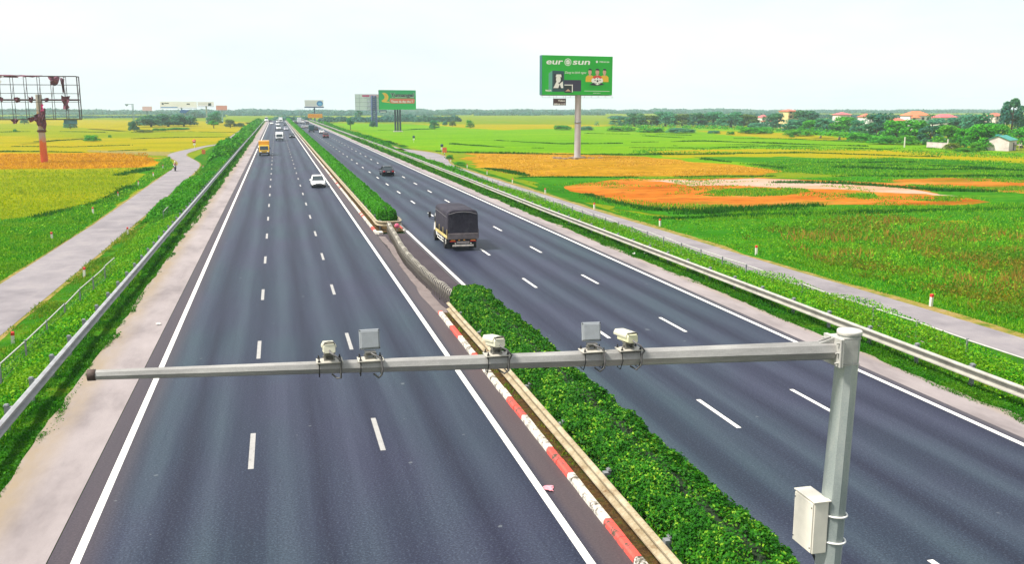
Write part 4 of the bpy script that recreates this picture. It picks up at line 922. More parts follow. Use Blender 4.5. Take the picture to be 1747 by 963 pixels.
# ---- the big green board on a single pole, right
b = gp(985, 270, -1.53)
e = thing('billboard', 'big green billboard on one thick pale pole in the straw field', 'billboard', tuple(b), 0, 'advertising billboards')
mb = MB(); mb.lathe([(.74, 0), (.72, 8.0), (.70, 14.6)], 24); p_ = mb.build('pole', BBPOLE, e)
mb = MB(); mb.lathe([(.74, 7.95), (.84, 7.97), (.84, 8.22), (.72, 8.24)], 24); mb.build('collar', STEELD, p_)
mb = MB(); mb.box((0, 0, .12), (2.6, 2.6, .3), bev=.04); mb.build('footing', plain('rubble', (.26, .19, .13), .9, 0, .35, 1.2), e); mb = MB()
for k in range(26):
    a = RNG.random()*6.28; rr = 1.6+RNG.random()*5.0; s = .2+RNG.random()*.5; mb.box((rr*math.cos(a), rr*math.sin(a)*.5-.6, s*.25), (s*1.6, s, s*.6), Matrix.Rotation(RNG.random()*.5, 4, 'Z'), bev=.05)
mb.build('rubble', plain('rubble', (.26, .19, .13), .9, 0, .35, 1.2), e)['kind'] = 'stuff'
EG = N('board_green'); q = EG.sep(EG.obj()); EG.col(EG.ramp(EG.noise(.22, 3, .5, (1, 1, 1), EG.obj()), [(.35, (.003, .34, .016)), (.6, (.006, .40, .022)), (.75, (.03, .46, .03))])); EG = EG.set(.4, 0, .3)
x0, x1, z0, z1 = -8.75, 7.75, 14.2, 22.85
mb = MB(); mb.prism([(x0, z0), (x1, z0+.0), (x1, z1-.15), (x0, z1)], -.95, -.75); face = mb.build('front_panel', EG, e)
mb = MB(); mb.prism([(x0, z0), (x1, z0), (x1, z1-.15), (x0, z1)], .75, .95); mb.build('rear_panel', plain('board_back', (.02, .16, .13), .5), e)
mb = MB(); mb.box((x0-.03, 0, (z0+z1)/2), (.06, 1.9, z1-z0)); mb.build('side_panel', plain('board_side', (.01, .10, .10), .5), e)
mb = MB()
for z in (z0+.3, (z0+z1)/2, z1-.5): mb.box(((x0+x1)/2, 0, z), (x1-x0-.3, .12, .12))
mb.box(((x0+x1)/2, 0, z0-.1), (x1-x0, 1.2, .14))
for k in range(11): xx = x0+(x1-x0)*k/10; mb.box((xx, -1.0, z0-.35), (.06, .06, .6)); mb.box((xx, -1.3, z0-.62), (.05, .9, .05))
mb.box(((x0+x1)/2, -1.7, z0-.62), (x1-x0+.4, .06, .06)); mb.build('walkway', STEELD, e)
Y = -.953
mb = MB()
# oven and hob pictures, plain
flat(mb, [(x0+1.5, z0+.9), (x0+2.35, z0+.6), (x0+2.35, z0+5.3), (x0+1.5, z0+4.7)], Y, 6)
flat(mb, [(x0+2.35, z0+.7), (x0+5.1, z0+.7), (x0+5.1, z0+5.2), (x0+2.35, z0+5.35)], Y-.01, 5)
flat(mb, [(x0+2.7, z0+1.4), (x0+4.8, z0+1.4), (x0+4.8, z0+4.6), (x0+2.7, z0+4.6)], Y-.02, 1)
flat(mb, [(x0+2.6, z0+1.5), (x0+3.3, z0+2.9), (x0+4.0, z0+2.4), (x0+4.8, z0+3.0), (x0+4.9, z0+1.5)], Y-.03, 0); flat(mb, ell(x0+3.75, z0+3.4, .55, .75), Y-.03, 0); flat(mb, [(x0+3.1, z0+3.9), (x0+4.5, z0+3.9), (x0+4.4, z0+4.5), (x0+3.3, z0+4.5)], Y-.034, 0)
flat(mb, [(x0+3.75, z0+1.5), (x0+4.1, z0+2.4), (x0+4.4, z0+1.5)], Y-.036, 1)
flat(mb, [(x0+5.1, z0+.8), (x0+9.1, z0+.8), (x0+9.1, z0+3.3), (x0+5.1, z0+3.3)], Y, 4)
flat(mb, [(x0+5.2, z0+.5), (x0+6.9, z0+.5), (x0+6.9, z0+2.2), (x0+5.2, z0+2.2)], Y-.02, 1); flat(mb, [(x0+5.4, z0+.8), (x0+6.7, z0+.8), (x0+6.05, z0+1.3)], Y-.03, 7); flat(mb, [(x0+5.2, z0+2.1), (x0+6.9, z0+2.1), (x0+6.9, z0+2.28), (x0+5.2, z0+2.28)], Y-.03, 0)
flat(mb, [(x0+6.95, z0+.6), (x0+7.15, z0+.6), (x0+7.15, z0+2.3), (x0+6.95, z0+2.3)], Y-.02, 0)
# three players in yellow shirts and a ball
for cx, s, c in ((x0+11.15, 1, 2), (x0+14.6, 1, 2), (x0+12.9, 1.1, 3)):
    yy = Y-(.02 if c == 3 else 0)
    flat(mb, [(cx-1.0*s, z0+2.9), (cx+1.0*s, z0+2.9), (cx+.95*s, z0+4.0), (cx+.45*s, z0+4.35), (cx-.45*s, z0+4.35), (cx-.95*s, z0+4.0)], yy, c)
    flat(mb, [(cx-.22, z0+4.2), (cx+.22, z0+4.2), (cx+.2, z0+4.7), (cx-.2, z0+4.7)], yy-.008, 7); flat(mb, ell(cx, z0+5.05, .40*s, .58*s), yy-.012, 7); flat(mb, ell(cx, z0+5.45, .43*s, .38*s, 14, -.15, math.pi+.15), yy-.018, 1)
cx = x0+12.9
flat(mb, ell(cx-.95, z0+3.2, .42, .5), Y-.05, 0); flat(mb, ell(cx+.95, z0+3.2, .42, .5), Y-.05, 0); flat(mb, [(cx-1.9, z0+2.2), (cx-.6, z0+2.9), (cx+.6, z0+2.9), (cx+1.7, z0+2.3), (cx+.5, z0+2.1), (cx-.6, z0+2.1)], Y-.045, 1)
flat(mb, ell(cx+.05, z0+3.05, .80, .82, 22), Y-.06, 0); flat(mb, ell(cx+.05, z0+3.1, .26, .26, 5), Y-.07, 1)
for k in range(5): a = 2*math.pi*k/5+.3; flat(mb, ell(cx+.05+.62*math.cos(a), z0+3.05+.64*math.sin(a), .14, .14, 5), Y-.07, 1)
flat(mb, [(x0+9.9, z0+.86), (x0+15.9, z0+.80), (x0+15.9, z0+.88), (x0+9.9, z0+.94)], Y, 0)
flat(mb, ell(x0+12.75, z1-1.32, .24, .26), Y, 0)
mb.build('printed_picture', [IW, IK, IY, IR, IN, ITEAL, ink('mint', (.10, .34, .27)), ISK], face)
lettering(face, 'eur', x0+.95, z1-1.95, 1.75, IW, Y, 3.9, .035, .12); lettering(face, 'sun', x0+7.05, z1-1.95, 1.75, IW, Y, 4.1, .035, .12)
mb = MB(); n_ = 26
mb.add([(x0+5.95+rr*math.cos(2*math.pi*k/n_), yy, z1-1.47+rr*1.0*math.sin(2*math.pi*k/n_)) for rr, yy in ((.66, Y-.01), (.80, Y-.01), (.80, Y+.02), (.66, Y+.02)) for k in range(n_)], [[a*n_+k, a*n_+(k+1) % n_, ((a+1) % 4)*n_+(k+1) % n_, ((a+1) % 4)*n_+k] for a in range(4) for k in range(n_)])
flat(mb, ell(x0+5.95, z1-1.47, .50, .50, 22), Y, 0); mb.build('emblem', IW, face)
mb = MB(); flat(mb, [(x0+5.5, z1-1.62), (x0+6.4, z1-1.36), (x0+6.4, z1-1.30), (x0+5.5, z1-1.54)], Y-.02, 0); mb.build('emblem_band', EG, face)
lettering(face, 'Dang to binh ngoc', x0+5.3, z1-3.95, .72, IW, Y, 5.0, .0, .3); lettering(face, '1900.63.66', x0+13.3, z1-1.5, .5, IW, Y, 2.4); lettering(face, 'Wi-Fi', x0+.75, z0+.75, .55, IW, Y, 1.35, .02); lettering(face, 'eurosun.com.vn', x0+12.0, z0+.35, .34, IW, Y, 1.7)
mb = MB(); mb.box((x0+4.1, -.9, z0-1.55), (3.0, .08, 1.5)); hb = mb.build('hanging_board', plain('small_board_dark', (.055, .025, .03), .5), e)
mb = MB(); mb.tube([(x0+2.7, -.9, z0-.8), (x0+2.7, -.9, z0)], .03, 5); mb.tube([(x0+5.5, -.9, z0-.8), (x0+5.5, -.9, z0)], .03, 5); mb.build('hanger', STEELD, hb)
lettering(hb, 'Vidco', x0+3.7, z0-1.45, .55, IW, -.942, 1.7, .015); lettering(hb, '0909 66 11 27', x0+2.75, z0-2.2, .5, IW, -.942, 2.7, .015)

# ---- green board on three dark legs
b = gp(679, 225, -1.53); s = 1/ppm(b)
e = thing('billboard', 'green billboard with black lettering on three dark legs beyond the rice field', 'billboard', tuple(b), 0, 'advertising billboards')
w, zb, zt = 31.2*s, 37.5*s, 70*s
for k in (-1, 0, 1):
    mb = MB(); mb.tube([(k*4.2*s, 0, -.2), (k*4.2*s, 0, zb+.5)], 1.55*s, 10); mb.build('leg', plain('leg_navy', (.025, .03, .055), .5, 0, .2, .3), e)
mb = MB(); mb.box((0, 0, .2), (16*s, 1.4, .6), bev=.1); mb.build('footing', plain('footing_pale', (.42, .40, .36), .9), e)
GB = N('board_green_b'); g = GB.sep(GB.obj())[2]; mr = GB.n('ShaderNodeMapRange'); GB.l(g, mr.inputs[0]); mr.inputs[1].default_value = zb; mr.inputs[2].default_value = zt; GB.col(GB.ramp(mr.outputs[0], [(0, (.004, .40, .06)), (.5, (.004, .33, .085)), (1, (.005, .29, .10))])); GB = GB.set(.4, 0, .3)
mb = MB(); mb.prism([(-w, zb), (w, zb-.0), (w, zt-.4*s), (-w, zt)], -1.0, -.8); fc = mb.build('front_panel', GB, e)
mb = MB(); mb.prism([(-w, zb), (w, zb), (w, zt-.4*s), (-w, zt)], .8, 1.0); mb.build('rear_panel', plain('board_back', (.02, .16, .13), .5), e)
mb = MB()
for z in (zb+.5, (zb+zt)/2, zt-.8): mb.box((0, 0, z), (w*1.95, .25, .25))
mb.build('frame', STEELD, e)
mb = MB()
cr = [(-26*s, zt-5*s), (-21*s, zt-4.6*s), (-17*s, zt-7*s), (-15*s, zt-11*s), (-16*s, zt-16*s), (-19*s, zt-19*s), (-15*s, zt-19*s), (-12*s, zt-21.5*s), (-17*s, zt-21*s), (-22*s, zt-20.5*s), (-26*s, zt-19.8*s), (-27*s, zt-17.5*s), (-23*s, zt-15*s), (-21.5*s, zt-12*s), (-22.5*s, zt-9*s)]
flat(mb, cr, -1.005, 0); flat(mb, [(-23*s, zt-6*s), (-19*s, zt-7*s), (-17.5*s, zt-11*s), (-19*s, zt-14*s), (-20.5*s, zt-11*s)], -1.02, 1)
flat(mb, [(-12.5*s, zt-14*s), (28*s, zt-14*s), (29.5*s, zt-17*s), (28*s, zt-22.3*s), (-11*s, zt-22.3*s), (-13.5*s, zt-18*s)], -1.005, 2)
mb.build('printed_picture', [IY, IOR, ink('coral', (.62, .13, .07))], fc)
lettering(fc, 'Yumangel', -12.6*s, zt-11.6*s, 9.2*s, IW, -1.005, 40.8*s, .16); lettering(fc, 'Yumangel', -12.2*s, zt-11.2*s, 8.8*s, IK, -1.06, 39.8*s, .10)
lettering(fc, 'Thuoc da day chu Y', -11*s, zt-20.8*s, 5.2*s, IW, -1.02, 37.5*s, .1*s)
mb = MB(); mb.box((-25*s, -.9, zb-3.2*s), (12*s, .1, 4.4*s)); h2 = mb.build('hanging_board', plain('small_board_navy', (.012, .035, .10), .5), e)
mb = MB(); mb.box((-25*s, -.96, zb-3.8*s), (9.5*s, .02, 1.4*s)); mb.build('lettering', IW, h2)

# ---- white board on a blue lattice mast
b = gp(639, 216, -1.53); s = 1/ppm(b)
e = thing('billboard', 'white billboard with a pink heading on a blue lattice mast left of the green one', 'billboard', tuple(b), 0, 'advertising billboards')
mb = MB(); wl = 4.3*s
for sx in (-1, 1):
    for sy in (-1, 1): mb.tube([(sx*wl, sy*wl, 0), (sx*wl*.8, sy*wl*.8, 52*s)], .28, 6)
for k in range(16):
    z0_, z1_ = k*3.25*s, (k+1)*3.25*s
    for sy in (-1, 1): mb.tube([(-wl*.95, sy*wl*.9, z0_), (wl*.95, sy*wl*.9, z1_)], .2, 5); mb.tube([(wl*.95, sy*wl*.9, z0_), (-wl*.95, sy*wl*.9, z1_)], .2, 5)
    for sx in (-1, 1): mb.tube([(sx*wl*.9, -wl*.9, z0_), (sx*wl*.9, wl*.9, z1_)], .2, 5)
mb.build('lattice_mast', plain('lattice_blue', (.05, .075, .19), .5, 0, .35, .15), e)
mb = MB(); mb.prism([(-31*s, 27.5*s), (14*s, 27.5*s), (14*s, 54*s), (-31*s, 54*s)], 1.9, 2.1); fc = mb.build('panel', plain('faded_white_board', (.66, .68, .70), .5, 0, .08, .2), e)
mb = MB()
for z in (27.5, 34, 41, 48, 54): mb.box((-8.5*s, 1.75, z*s), (45.5*s, .14, .16))
for x in (-31, -24, -11, -4.5, 3, 9, 14): mb.box((x*s, 1.75, 40.7*s), (.14, .14, 26.5*s))
for k in range(4): mb.tube([(-4.5*s, 1.4, (30+6*k)*s), (-11*s, 1.6, (27.5+6*k)*s)], .1, 4)
mb.build('frame', plain('frame_grey', (.30, .32, .36), .5), e)
mb = MB(); flat(mb, [(-19*s, 50*s), (-7*s, 50*s), (-7*s, 53*s), (-19*s, 53*s)], 1.66, 0); flat(mb, [(-6*s, 49*s), (14*s, 49*s), (14*s, 53.6*s), (-6*s, 53.6*s)], 1.66, 1); mb.build('heading', [IMAG, ink('pale_pink', (.58, .36, .38))], fc)

# ---- white and blue board on a dark pole, orange overhead road sign in front of it
b = gp(537.5, 209, -1.53); s = 1/ppm(b)
e = thing('billboard', 'white billboard with a blue picture on a dark pole at the end of the road', 'billboard', tuple(b), 0, 'advertising billboards')
mb = MB(); mb.tube([(0, 0, 0), (0, 0, 25*s)], 1.1*s, 12); mb.build('pole', plain('pole_navy', (.04, .06, .13), .5), e)
mb = MB(); mb.box((-.5*s, 0, 25.6*s), (32.5*s, 2.4, 2.0*s)); mb.build('walkway', plain('pole_navy', (.04, .06, .13), .5), e)
mb = MB(); mb.prism([(-16*s, 26.7*s), (15*s, 26.7*s), (15*s, 37.5*s), (-16*s, 37.5*s)], -.4, .4); fc = mb.build('panel', plain('cream_board', (.62, .60, .55), .5, 0, .04, .1), e)
mb = MB(); flat(mb, ell(9*s, 31.8*s, 5.2*s, 4.6*s), -.41, 0); flat(mb, ell(9.5*s, 31*s, 3.4*s, 2.4*s), -.45, 1); flat(mb, [(-14*s, 30*s), (1*s, 30*s), (1*s, 30.7*s), (-14*s, 30.7*s)], -.41, 2); flat(mb, [(-15*s, 34.8*s), (-4*s, 34.8*s), (-4*s, 35.4*s), (-15*s, 35.4*s)], -.41, 2); mb.build('printed_picture', [IBLUE, ISKY, IPALE], fc)
b = gp(551.5, 214, -.2); s = 1/ppm(b)
e = thing('road_sign', 'orange overhead road sign reaching from a grey post at the right verge', 'road sign', tuple(b))
mb = MB(); mb.tube([(0, 0, 0), (0, 0, 18*s)], .16, 8); mb.build('post', STEELD, e)
mb = MB(); mb.tube([(0, 0, 17*s), (-25*s, 0, 17*s)], .12, 8); mb.tube([(0, 0, 14*s), (-25*s, 0, 14*s)], .12, 8); mb.build('arm', STEELD, e)
mb = MB(); mb.box((-13*s, -.2, 16*s), (24*s, .1, 6.6*s), bev=.03); fc = mb.build('panel', plain('sign_orange', (.80, .33, .012), .45, 0, .05, .5), e)
mb = MB(); 
for k in range(7): mb.box((-22*s+k*3*s, -.26, 16.8*s), (2*s, .02, 1.1*s)); mb.box((-21.5*s+k*2.9*s, -.26, 14.6*s), (1.6*s, .02, .9*s))
mb.build('lettering', plain('sign_amber', (.62, .22, .01), .5), fc)
b = gp(512, 209, 0); s = 1/ppm(b)
e = thing('lamp_post', 'thin lamp post beside the far right carriageway', 'lamp post', tuple(b)); mb = MB(); mb.tube([(0, 0, 0), (0, 0, 23*s)], [.16, .08], 6); mb.build('pole', STEELD, e); mb = MB(); mb.tube([(0, 0, 23*s), (-1.6, 0, 23.4*s)], .06, 5); mb.box((-1.8, 0, 23.4*s), (.7, .25, .12)); mb.build('lamp_head', STEELD, e)

# ---- bare steel skeleton of a billboard, left
b = gp(76, 277, -1.53)
e = thing('stripped_billboard', 'stripped billboard skeleton with torn rags on a rusty pole in the ripe rice', 'billboard frame', tuple(b), 0, 'advertising billboards')
RP = N('rusty_pole'); z = RP.sep(RP.obj())[2]; nz = RP.noise(.9, 4, .7, (1, 1, .4), RP.obj()); mr = RP.n('ShaderNodeMapRange'); RP.l(RP.math('ADD', z, RP.math('MULTIPLY', RP.math('SUBTRACT', nz, .5), 9)), mr.inputs[0]); mr.inputs[1].default_value = 0; mr.inputs[2].default_value = 14
RP.col(RP.ramp(mr.outputs[0], [(0, (.58, .06, .010)), (.28, (.62, .15, .015)), (.40, (.40, .34, .30)), (.55, (.44, .36, .24)), (.68, (.50, .24, .04)), (.82, (.36, .33, .28)), (1, (.42, .40, .36))])); RP = RP.set(.7, 0, .3)
mb = MB(); mb.lathe([(.70, 0), (.66, 6.6), (.63, 13.8), (.60, 14.1)], 20); p_ = mb.build('pole', RP, e)
mb = MB(); mb.lathe([(.68, 6.3), (.90, 6.35), (.90, 6.75), (.66, 6.8)], 20); mb.build('collar', plain('collar_rust', (.10, .035, .02), .8), p_)
FR = plain('frame_dark_steel', (.085, .07, .085), .6, .2, .3, 1.5)
xl, xr, zl, zh = -12.5, 7.9, 9.0, 17.85
for yy in (-1.3, .9):
    mb = MB()
    for k in range(9): xx = xl+(xr-xl)*k/8; mb.box((xx, yy, (zl+zh)/2), (.10 if k < 8 else .2, .10, zh-zl))
    for k in range(6): zz = zl+(zh-zl)*k/5; mb.box(((xl+xr)/2, yy-.09, zz), (xr-xl, .07, .09 if 0 < k < 5 else .14))
    mb.build('lattice_face', FR, e)
mb = MB(); mb.tube([(xl, -.2, 13.0), (xr, -.2, 13.0)], .20, 8)
for k in range(9):
    xx = xl+(xr-xl)*k/8
    for zz in (zl+.2, 13, zh-.2): mb.box((xx, -.2, zz), (.09, 2.2, .09))
    mb.tube([(xx, -1.3, 13), (xx, .9, 16)], .05, 4)
mb.box(((xl+xr)/2, -.9, zl-.1), (xr-xl+.5, .8, .07)); mb.build('cross_beam', FR, e)
RAGM = plain('torn_banner', (.12, .035, .06), .85, 0, .5, 1.1)
def rag(x, z, w, h, m=RAGM, seed=0):
    rg = np.random.default_rng(seed); nx, nz_ = 5, 5; rows = []
    for j in range(nz_):
        r = []
        for i in range(nx):
            t = i/(nx-1)-.5; v = j/(nz_-1)
            r.append((x+t*w*(1-.5*v)+rg.normal()*.12*w*.6, -1.5+rg.normal()*.25, z-v*h+rg.normal()*.10*h))
        rows.append(r)
    o = grid('torn_banner', rows, m, None, False); o.parent = e; return o
rag(3.6, 17.7, 2.6, 1.6, seed=1); rag(5.2, 17.3, .9, 3.0, seed=2); rag(5.5, 13.9, 1.9, 2.6, seed=3); rag(-1.2, 13.6, 1.0, 1.2, seed=4); rag(-3.7, 13.5, 1.2, 1.1, seed=5); rag(-6.8, 13.5, 1.0, .9, seed=6); rag(1.8, 13.4, 1.2, .8, seed=12)
rag(.9, 11.2, 1.2, 4.0, seed=7); rag(.1, 10.0, 2.2, 2.4, seed=8); rag(-1.4, 9.4, 1.6, .9, seed=9); rag(-4.6, 9.1, 1.4, .9, seed=10); rag(.8, 12.1, .7, 2.0, plain('banner_magenta', (.42, .03, .15), .8, 0, .3, 1), seed=11)
rag(-8.7, 18.0, 5.5, 1.6, plain('banner_pale', (.40, .40, .38), .8, 0, .2, 1), seed=13); rag(-4.5, 18.0, 6, .5, seed=14); rag(-1, 18.0, 5, .4, seed=15)
mb = MB(); mb.box((5.9, -.7, 8.5), (2.6, .1, .9)); mb.build('hanging_board', plain('small_board_blue', (.10, .28, .42), .6, 0, .3, 1), e)

# ---- faded boards far behind the dark trees
def far_board(label, px, pbase, x0, x1, y0, y1, c, pc=(.10, .22, .26), Y=None, extra=None):
    b = gp(px, pbase, -1.53); s = 1/ppm(b); t = thing('billboard', label, 'billboard', tuple(b), 0, 'advertising billboards')
    mb = MB(); mb.tube([(0, 0, 0), (0, 0, (pbase-y1)*s+.5)], 1.2*s, 8); mb.build('pole', plain('far_pole_%g' % pc[0], pc, .6), t)
    mb = MB(); mb.prism([((x0-px)*s, (pbase-y1)*s), ((x1-px)*s, (pbase-y1)*s), ((x1-px)*s, (pbase-y0)*s), ((x0-px)*s, (pbase-y0)*s)], -.8, .8); f_ = mb.build('panel', plain('far_board_%g_%g' % (c[0], c[1]), c, .6, 0, .05, .1), t)
    if extra: 
        mb = MB()
        for (a, b2, c2, d, i) in extra: flat(mb, [((a-px)*s, (pbase-d)*s), ((b2-px)*s, (pbase-d)*s), ((b2-px)*s, (pbase-c2)*s), ((a-px)*s, (pbase-c2)*s)], -.82, i)
        mb.build('printed_picture', [IK, IBLUE, IPALE, IPK], f_)
    mb = MB(); mb.box((((x0+x1)/2-px)*s, -.6, (pbase-y1)*s-.4), ((x1-x0)*s, 1.6, .3)); mb.build('walkway', STEELD, t)
far_board('white billboard with small dark lettering above the dark tree clump', 311, 207, 277, 336, 174, 184, (.80, .80, .80), extra=[(280, 283, 176, 179, 0), (284, 291, 176, 177.4, 0), (320, 325, 177, 179, 0), (278, 305, 182.6, 184, 1)])
far_board('white billboard on a tall pale pole right of the dark tree clump', 353.5, 211, 340, 366, 174.5, 181.5, (.78, .76, .78), (.36, .40, .40), extra=[(357, 362, 176.5, 181, 0), (341, 355, 177, 178, 2)])
far_board('salmon pink billboard right of the white one near the road', 380, 209, 370.5, 388.5, 180.5, 188, (.62, .28, .24), (.26, .46, .46))
far_board('pale pink billboard peeping out left of the dark tree clump', 252, 207, 245, 260, 182, 189, (.62, .42, .46))
b = gp(228, 207, -1.53); s = 1/ppm(b)
e = thing('lamp_post', 'tall grey double armed mast beside the left end of the tree clump', 'mast', tuple(b))
mb = MB(); mb.box((-.6*s, 0, 14.5*s), (1.0*s, .6, 29*s)); mb.box((1.2*s, 0, 14.5*s), (.8*s, .6, 29*s)); mb.build('pole', plain('far_mast_grey', (.13, .21, .24), .6), e)
mb = MB(); mb.box((-5*s, 0, 28.6*s), (14*s, .6, .8*s)); mb.prism([(-12.5*s, 28.5*s), (-6*s, 28.5*s), (-9*s, 25*s)], -.3, .3); mb.build('arm', plain('far_mast_grey', (.13, .21, .24), .6), e)
b = gp(313, 208, -1.53); s = 1/ppm(b)
e = thing('canopy', 'blue roofed filling station canopy half hidden behind the tree clump', 'canopy', tuple(b)); mb = MB(); mb.prism([(-5*s, 16*s), (5*s, 14.5*s), (12*s, 20*s), (-2*s, 20.5*s)], -4, 4); mb.build('roof', plain('canopy_blue', (.02, .10, .32), .5), e); mb = MB(); mb.tube([(2*s, 0, 0), (2*s, 0, 15.5*s)], .3, 8); mb.build('column', STEELD, e)

# ---- small signs by the bends of the service roads
def disc_sign(label, px, py, h, m, r=.36, bar=None, plate=True, z=-1.5):
    t = thing('road_sign', label, 'road sign', tuple(gp(px, py, z)))
    mb = MB(); mb.tube([(0, 0, 0), (0, 0, h+.2)], .04, 8); mb.build('post', plain('sign_post_white', (.60, .60, .55), .5), t)
    mb = MB(); mb.lathe([(.01, -.075), (r, -.075), (r, -.05), (.01, -.05)], 24, Matrix.Translation((0, 0, h)), axis='y'); d = mb.build('disc', m, t)
    if bar: mb = MB(); mb.box((0, -.085, h), (r*1.35, .012, r*.35)); mb.build('bar', WHITE, d)
    if plate: mb = MB(); mb.box((0, -.06, h-r-.36), (.62, .02, .46), bev=.01); mb.build('plate', WHITE, t)
    return t
disc_sign('round red no entry sign with a white bar on the bend of the left lane', 332, 253.5, 2.05, REDP, .48, True)
disc_sign('round blue sign over a white plate in the green rice field', 706, 243.5, 1.9, plain('sign_navy', (.015, .04, .09), .5), .42)
disc_sign('round blue sign beside the orange board on the right bend', 754, 262, 2.0, plain('sign_navy', (.015, .04, .09), .5), .38)
def bar_board(label, px, py, w, h, z0, post):
    t = thing('warning_board', label, 'warning board', tuple(gp(px, py, -1.5)))
    if post:
        mb = MB()
        for k in range(5): mb.mat(k % 2); mb.box((0, .06, .15+.3*k), (.14, .14, .3))
        mb.build('striped_post', [WHITE, BLACK], t)
    mb = MB(); mb.box((0, .06, (z0+h)/2+(.7 if post else 0)), (.08, .08, z0+h-(1.4 if post else 0))); mb.build('post', STEELD, t)
    mb = MB(); mb.box((0, -.03, z0+h/2), (w, .04, h), bev=.03); mb.build('panel', plain('board_orange_red', (.62, .14, .03), .6, 0, .2, 3), t)
bar_board('orange red warning board on a black and white striped post by the right bend', 758.7, 272, .95, 1.15, 1.5, True)
bar_board('orange warning board in the grass on the left bend', 347.5, 264, .85, 1.1, .15, False)

# ================================================================== HOUSES
def wallm(nm, c): return plain('wall_'+nm, c, .8, 0, .08, .25)
TILE = plain('roof_tile', (.46, .11, .07), .7, 0, .18, .8); TILEP = plain('roof_tile_pink', (.50, .10, .11), .7, 0, .15, .8); WIN = plain('window_dark', (.05, .06, .08), .2, 0, .2, 2, .5)
def hip(mb, w, d, z, h, ov=.4, k=.5):
    a, b = w/2+ov, d/2+ov; r_ = max(.05, a-b*k*1.6)
    mb.add([(-a, -b, z), (a, -b, z), (a, b, z), (-a, b, z), (-r_, 0, z+h), (r_, 0, z+h), (-a, -b, z-.18), (a, -b, z-.18), (a, b, z-.18), (-a, b, z-.18)], [[0, 1, 5, 4], [1, 2, 5], [2, 3, 4, 5], [3, 0, 4], [6, 7, 1, 0], [7, 8, 2, 1], [8, 9, 3, 2], [9, 6, 0, 3], [9, 8, 7, 6]])
def house(label, px, Y, w, d, ztop, rh, wm, rm, storeys=2, cols=3, rz=0., group=None, tower=False, cat='house'):
    p = yp(px, 200, Y); x = p[0]; z = -1.56
    t = thing('house', label, cat, (x, Y, z), rz, group); H = ztop-rh-z
    mb = MB(); mb.box((0, 0, H/2), (w, d, H))
    if w > 11: mb.box((-w*.28, -d/2-.9, H*.42), (w*.3, 1.8, H*.84))
    mb.build('wall', wm, t)
    mb = MB(); hip(mb, w, d, H, rh)
    if w > 11: hb = MB(); hip(hb, w*.3, 3.0, 0, rh*.6); mb.add(hb.v, hb.f, False, Matrix.Translation((-w*.28, -d/2-.6, H*.84+.1)))
    mb.build('roof', rm, t)
    for i in range(storeys):
        for k in range(cols):
            xx = -w/2+w*(k+.5)/cols; zz = H*(i+.55)/storeys; y_ = -d/2-(1.8 if (w > 11 and abs(xx+w*.28) < w*.15 and zz < H*.8) else 0)
            mb = MB(); mb.box((xx, y_-.01, zz), (min(1.5, w/cols*.5), .08, min(1.6, H/storeys*.55))); mb.build('window', WIN, t)
        if tower: 
            mb = MB(); mb.box((0, -d/2-.35, H*(i)/storeys+.25), (w*1.06, .9, .25)); mb.box((0, -d/2-.75, H*(i)/storeys+.75), (w*1.06, .08, .8)); mb.build('balcony', wm, t)
    return t
house('tall yellow four storey house with dark windows rising above the tree line', 1345, 470, 6.6, 8, 8.9, 1.0, wallm('yellow', (.58, .44, .20)), TILE, 4, 2, .15, tower=True)
house('small house with a bright pink red roof behind the trees', 1436, 440, 6.3, 7, 7.4, 1.2, wallm('pale', (.60, .56, .48)), TILEP, 2, 2)
house('white gabled house with a dull red roof left of the dark round tree', 1477, 420, 4.8, 6, 6.9, 1.6, wallm('white', (.66, .64, .60)), TILE, 2, 2, .5)
house('low house with two red roofs left of the big white villa', 1526, 405, 9.5, 6, 4.9, 1.4, wallm('blue_grey', (.36, .40, .44)), TILE, 2, 3)
house('big white villa with an orange red hipped roof above the trees', 1562, 420, 11.4, 9, 8.0, 2.1, wallm('white', (.66, .64, .60)), plain('roof_orange', (.52, .14, .06), .7, 0, .15, .8), 2, 4, -.12)
house('long house with a faded magenta red roof right of the villa', 1611, 430, 10.5, 7, 6.5, 1.7, wallm('pale', (.60, .56, .48)), TILEP, 2, 3)
house('tiered pinkish house half hidden left of the tallest tree', 1697, 400, 7.5, 7, 7.2, 1.4, wallm('cream_pink', (.56, .46, .40)), TILE, 3, 3, .2)
house('distant house with a pink roof peeping between two round trees', 1302, 560, 5.2, 6, 5.2, 1.6, wallm('pale', (.60, .56, .48)), TILEP, 2, 2)
house('pale low house front under the round trees left of the yellow tower', 1309, 500, 4.6, 5, 2.6, .7, wallm('white', (.66, .64, .60)), TILE, 1, 2)
# shed by the field
sp_ = gp(1688, 258, -1.55); sc_ = 1/ppm(sp_)
t = thing('shed', 'white shed with a teal metal roof at the edge of the field', 'shed', (sp_[0]+27*sc_+2.5, sp_[1]+4, -1.56), .62)
SW = N('shed_wall'); SW.col(SW.ramp(SW.noise(.7, 4, .7, src=SW.obj()), [(.3, (.44, .37, .34)), (.55, (.58, .50, .46)), (.75, (.62, .56, .52))])); SW = SW.set(.9, 0, .1)
w, d, h = 6.2, 8.0, 2.9
mb = MB(); mb.prism([(-w/2, 0), (w/2, 0), (w/2, h-.2), (-w*.05, h+1.0), (-w/2, h-.1)], -d/2, d/2, 'y', Matrix.Rotation(math.pi/2, 4, 'Z') @ Matrix.Identity(4)); mb.build('wall', SW, t)
TEAL = plain('teal_sheet', (.03, .23, .19), .55, .1, .15, .8)
mb = MB(); M = Matrix.Rotation(math.pi/2, 4, 'Z')
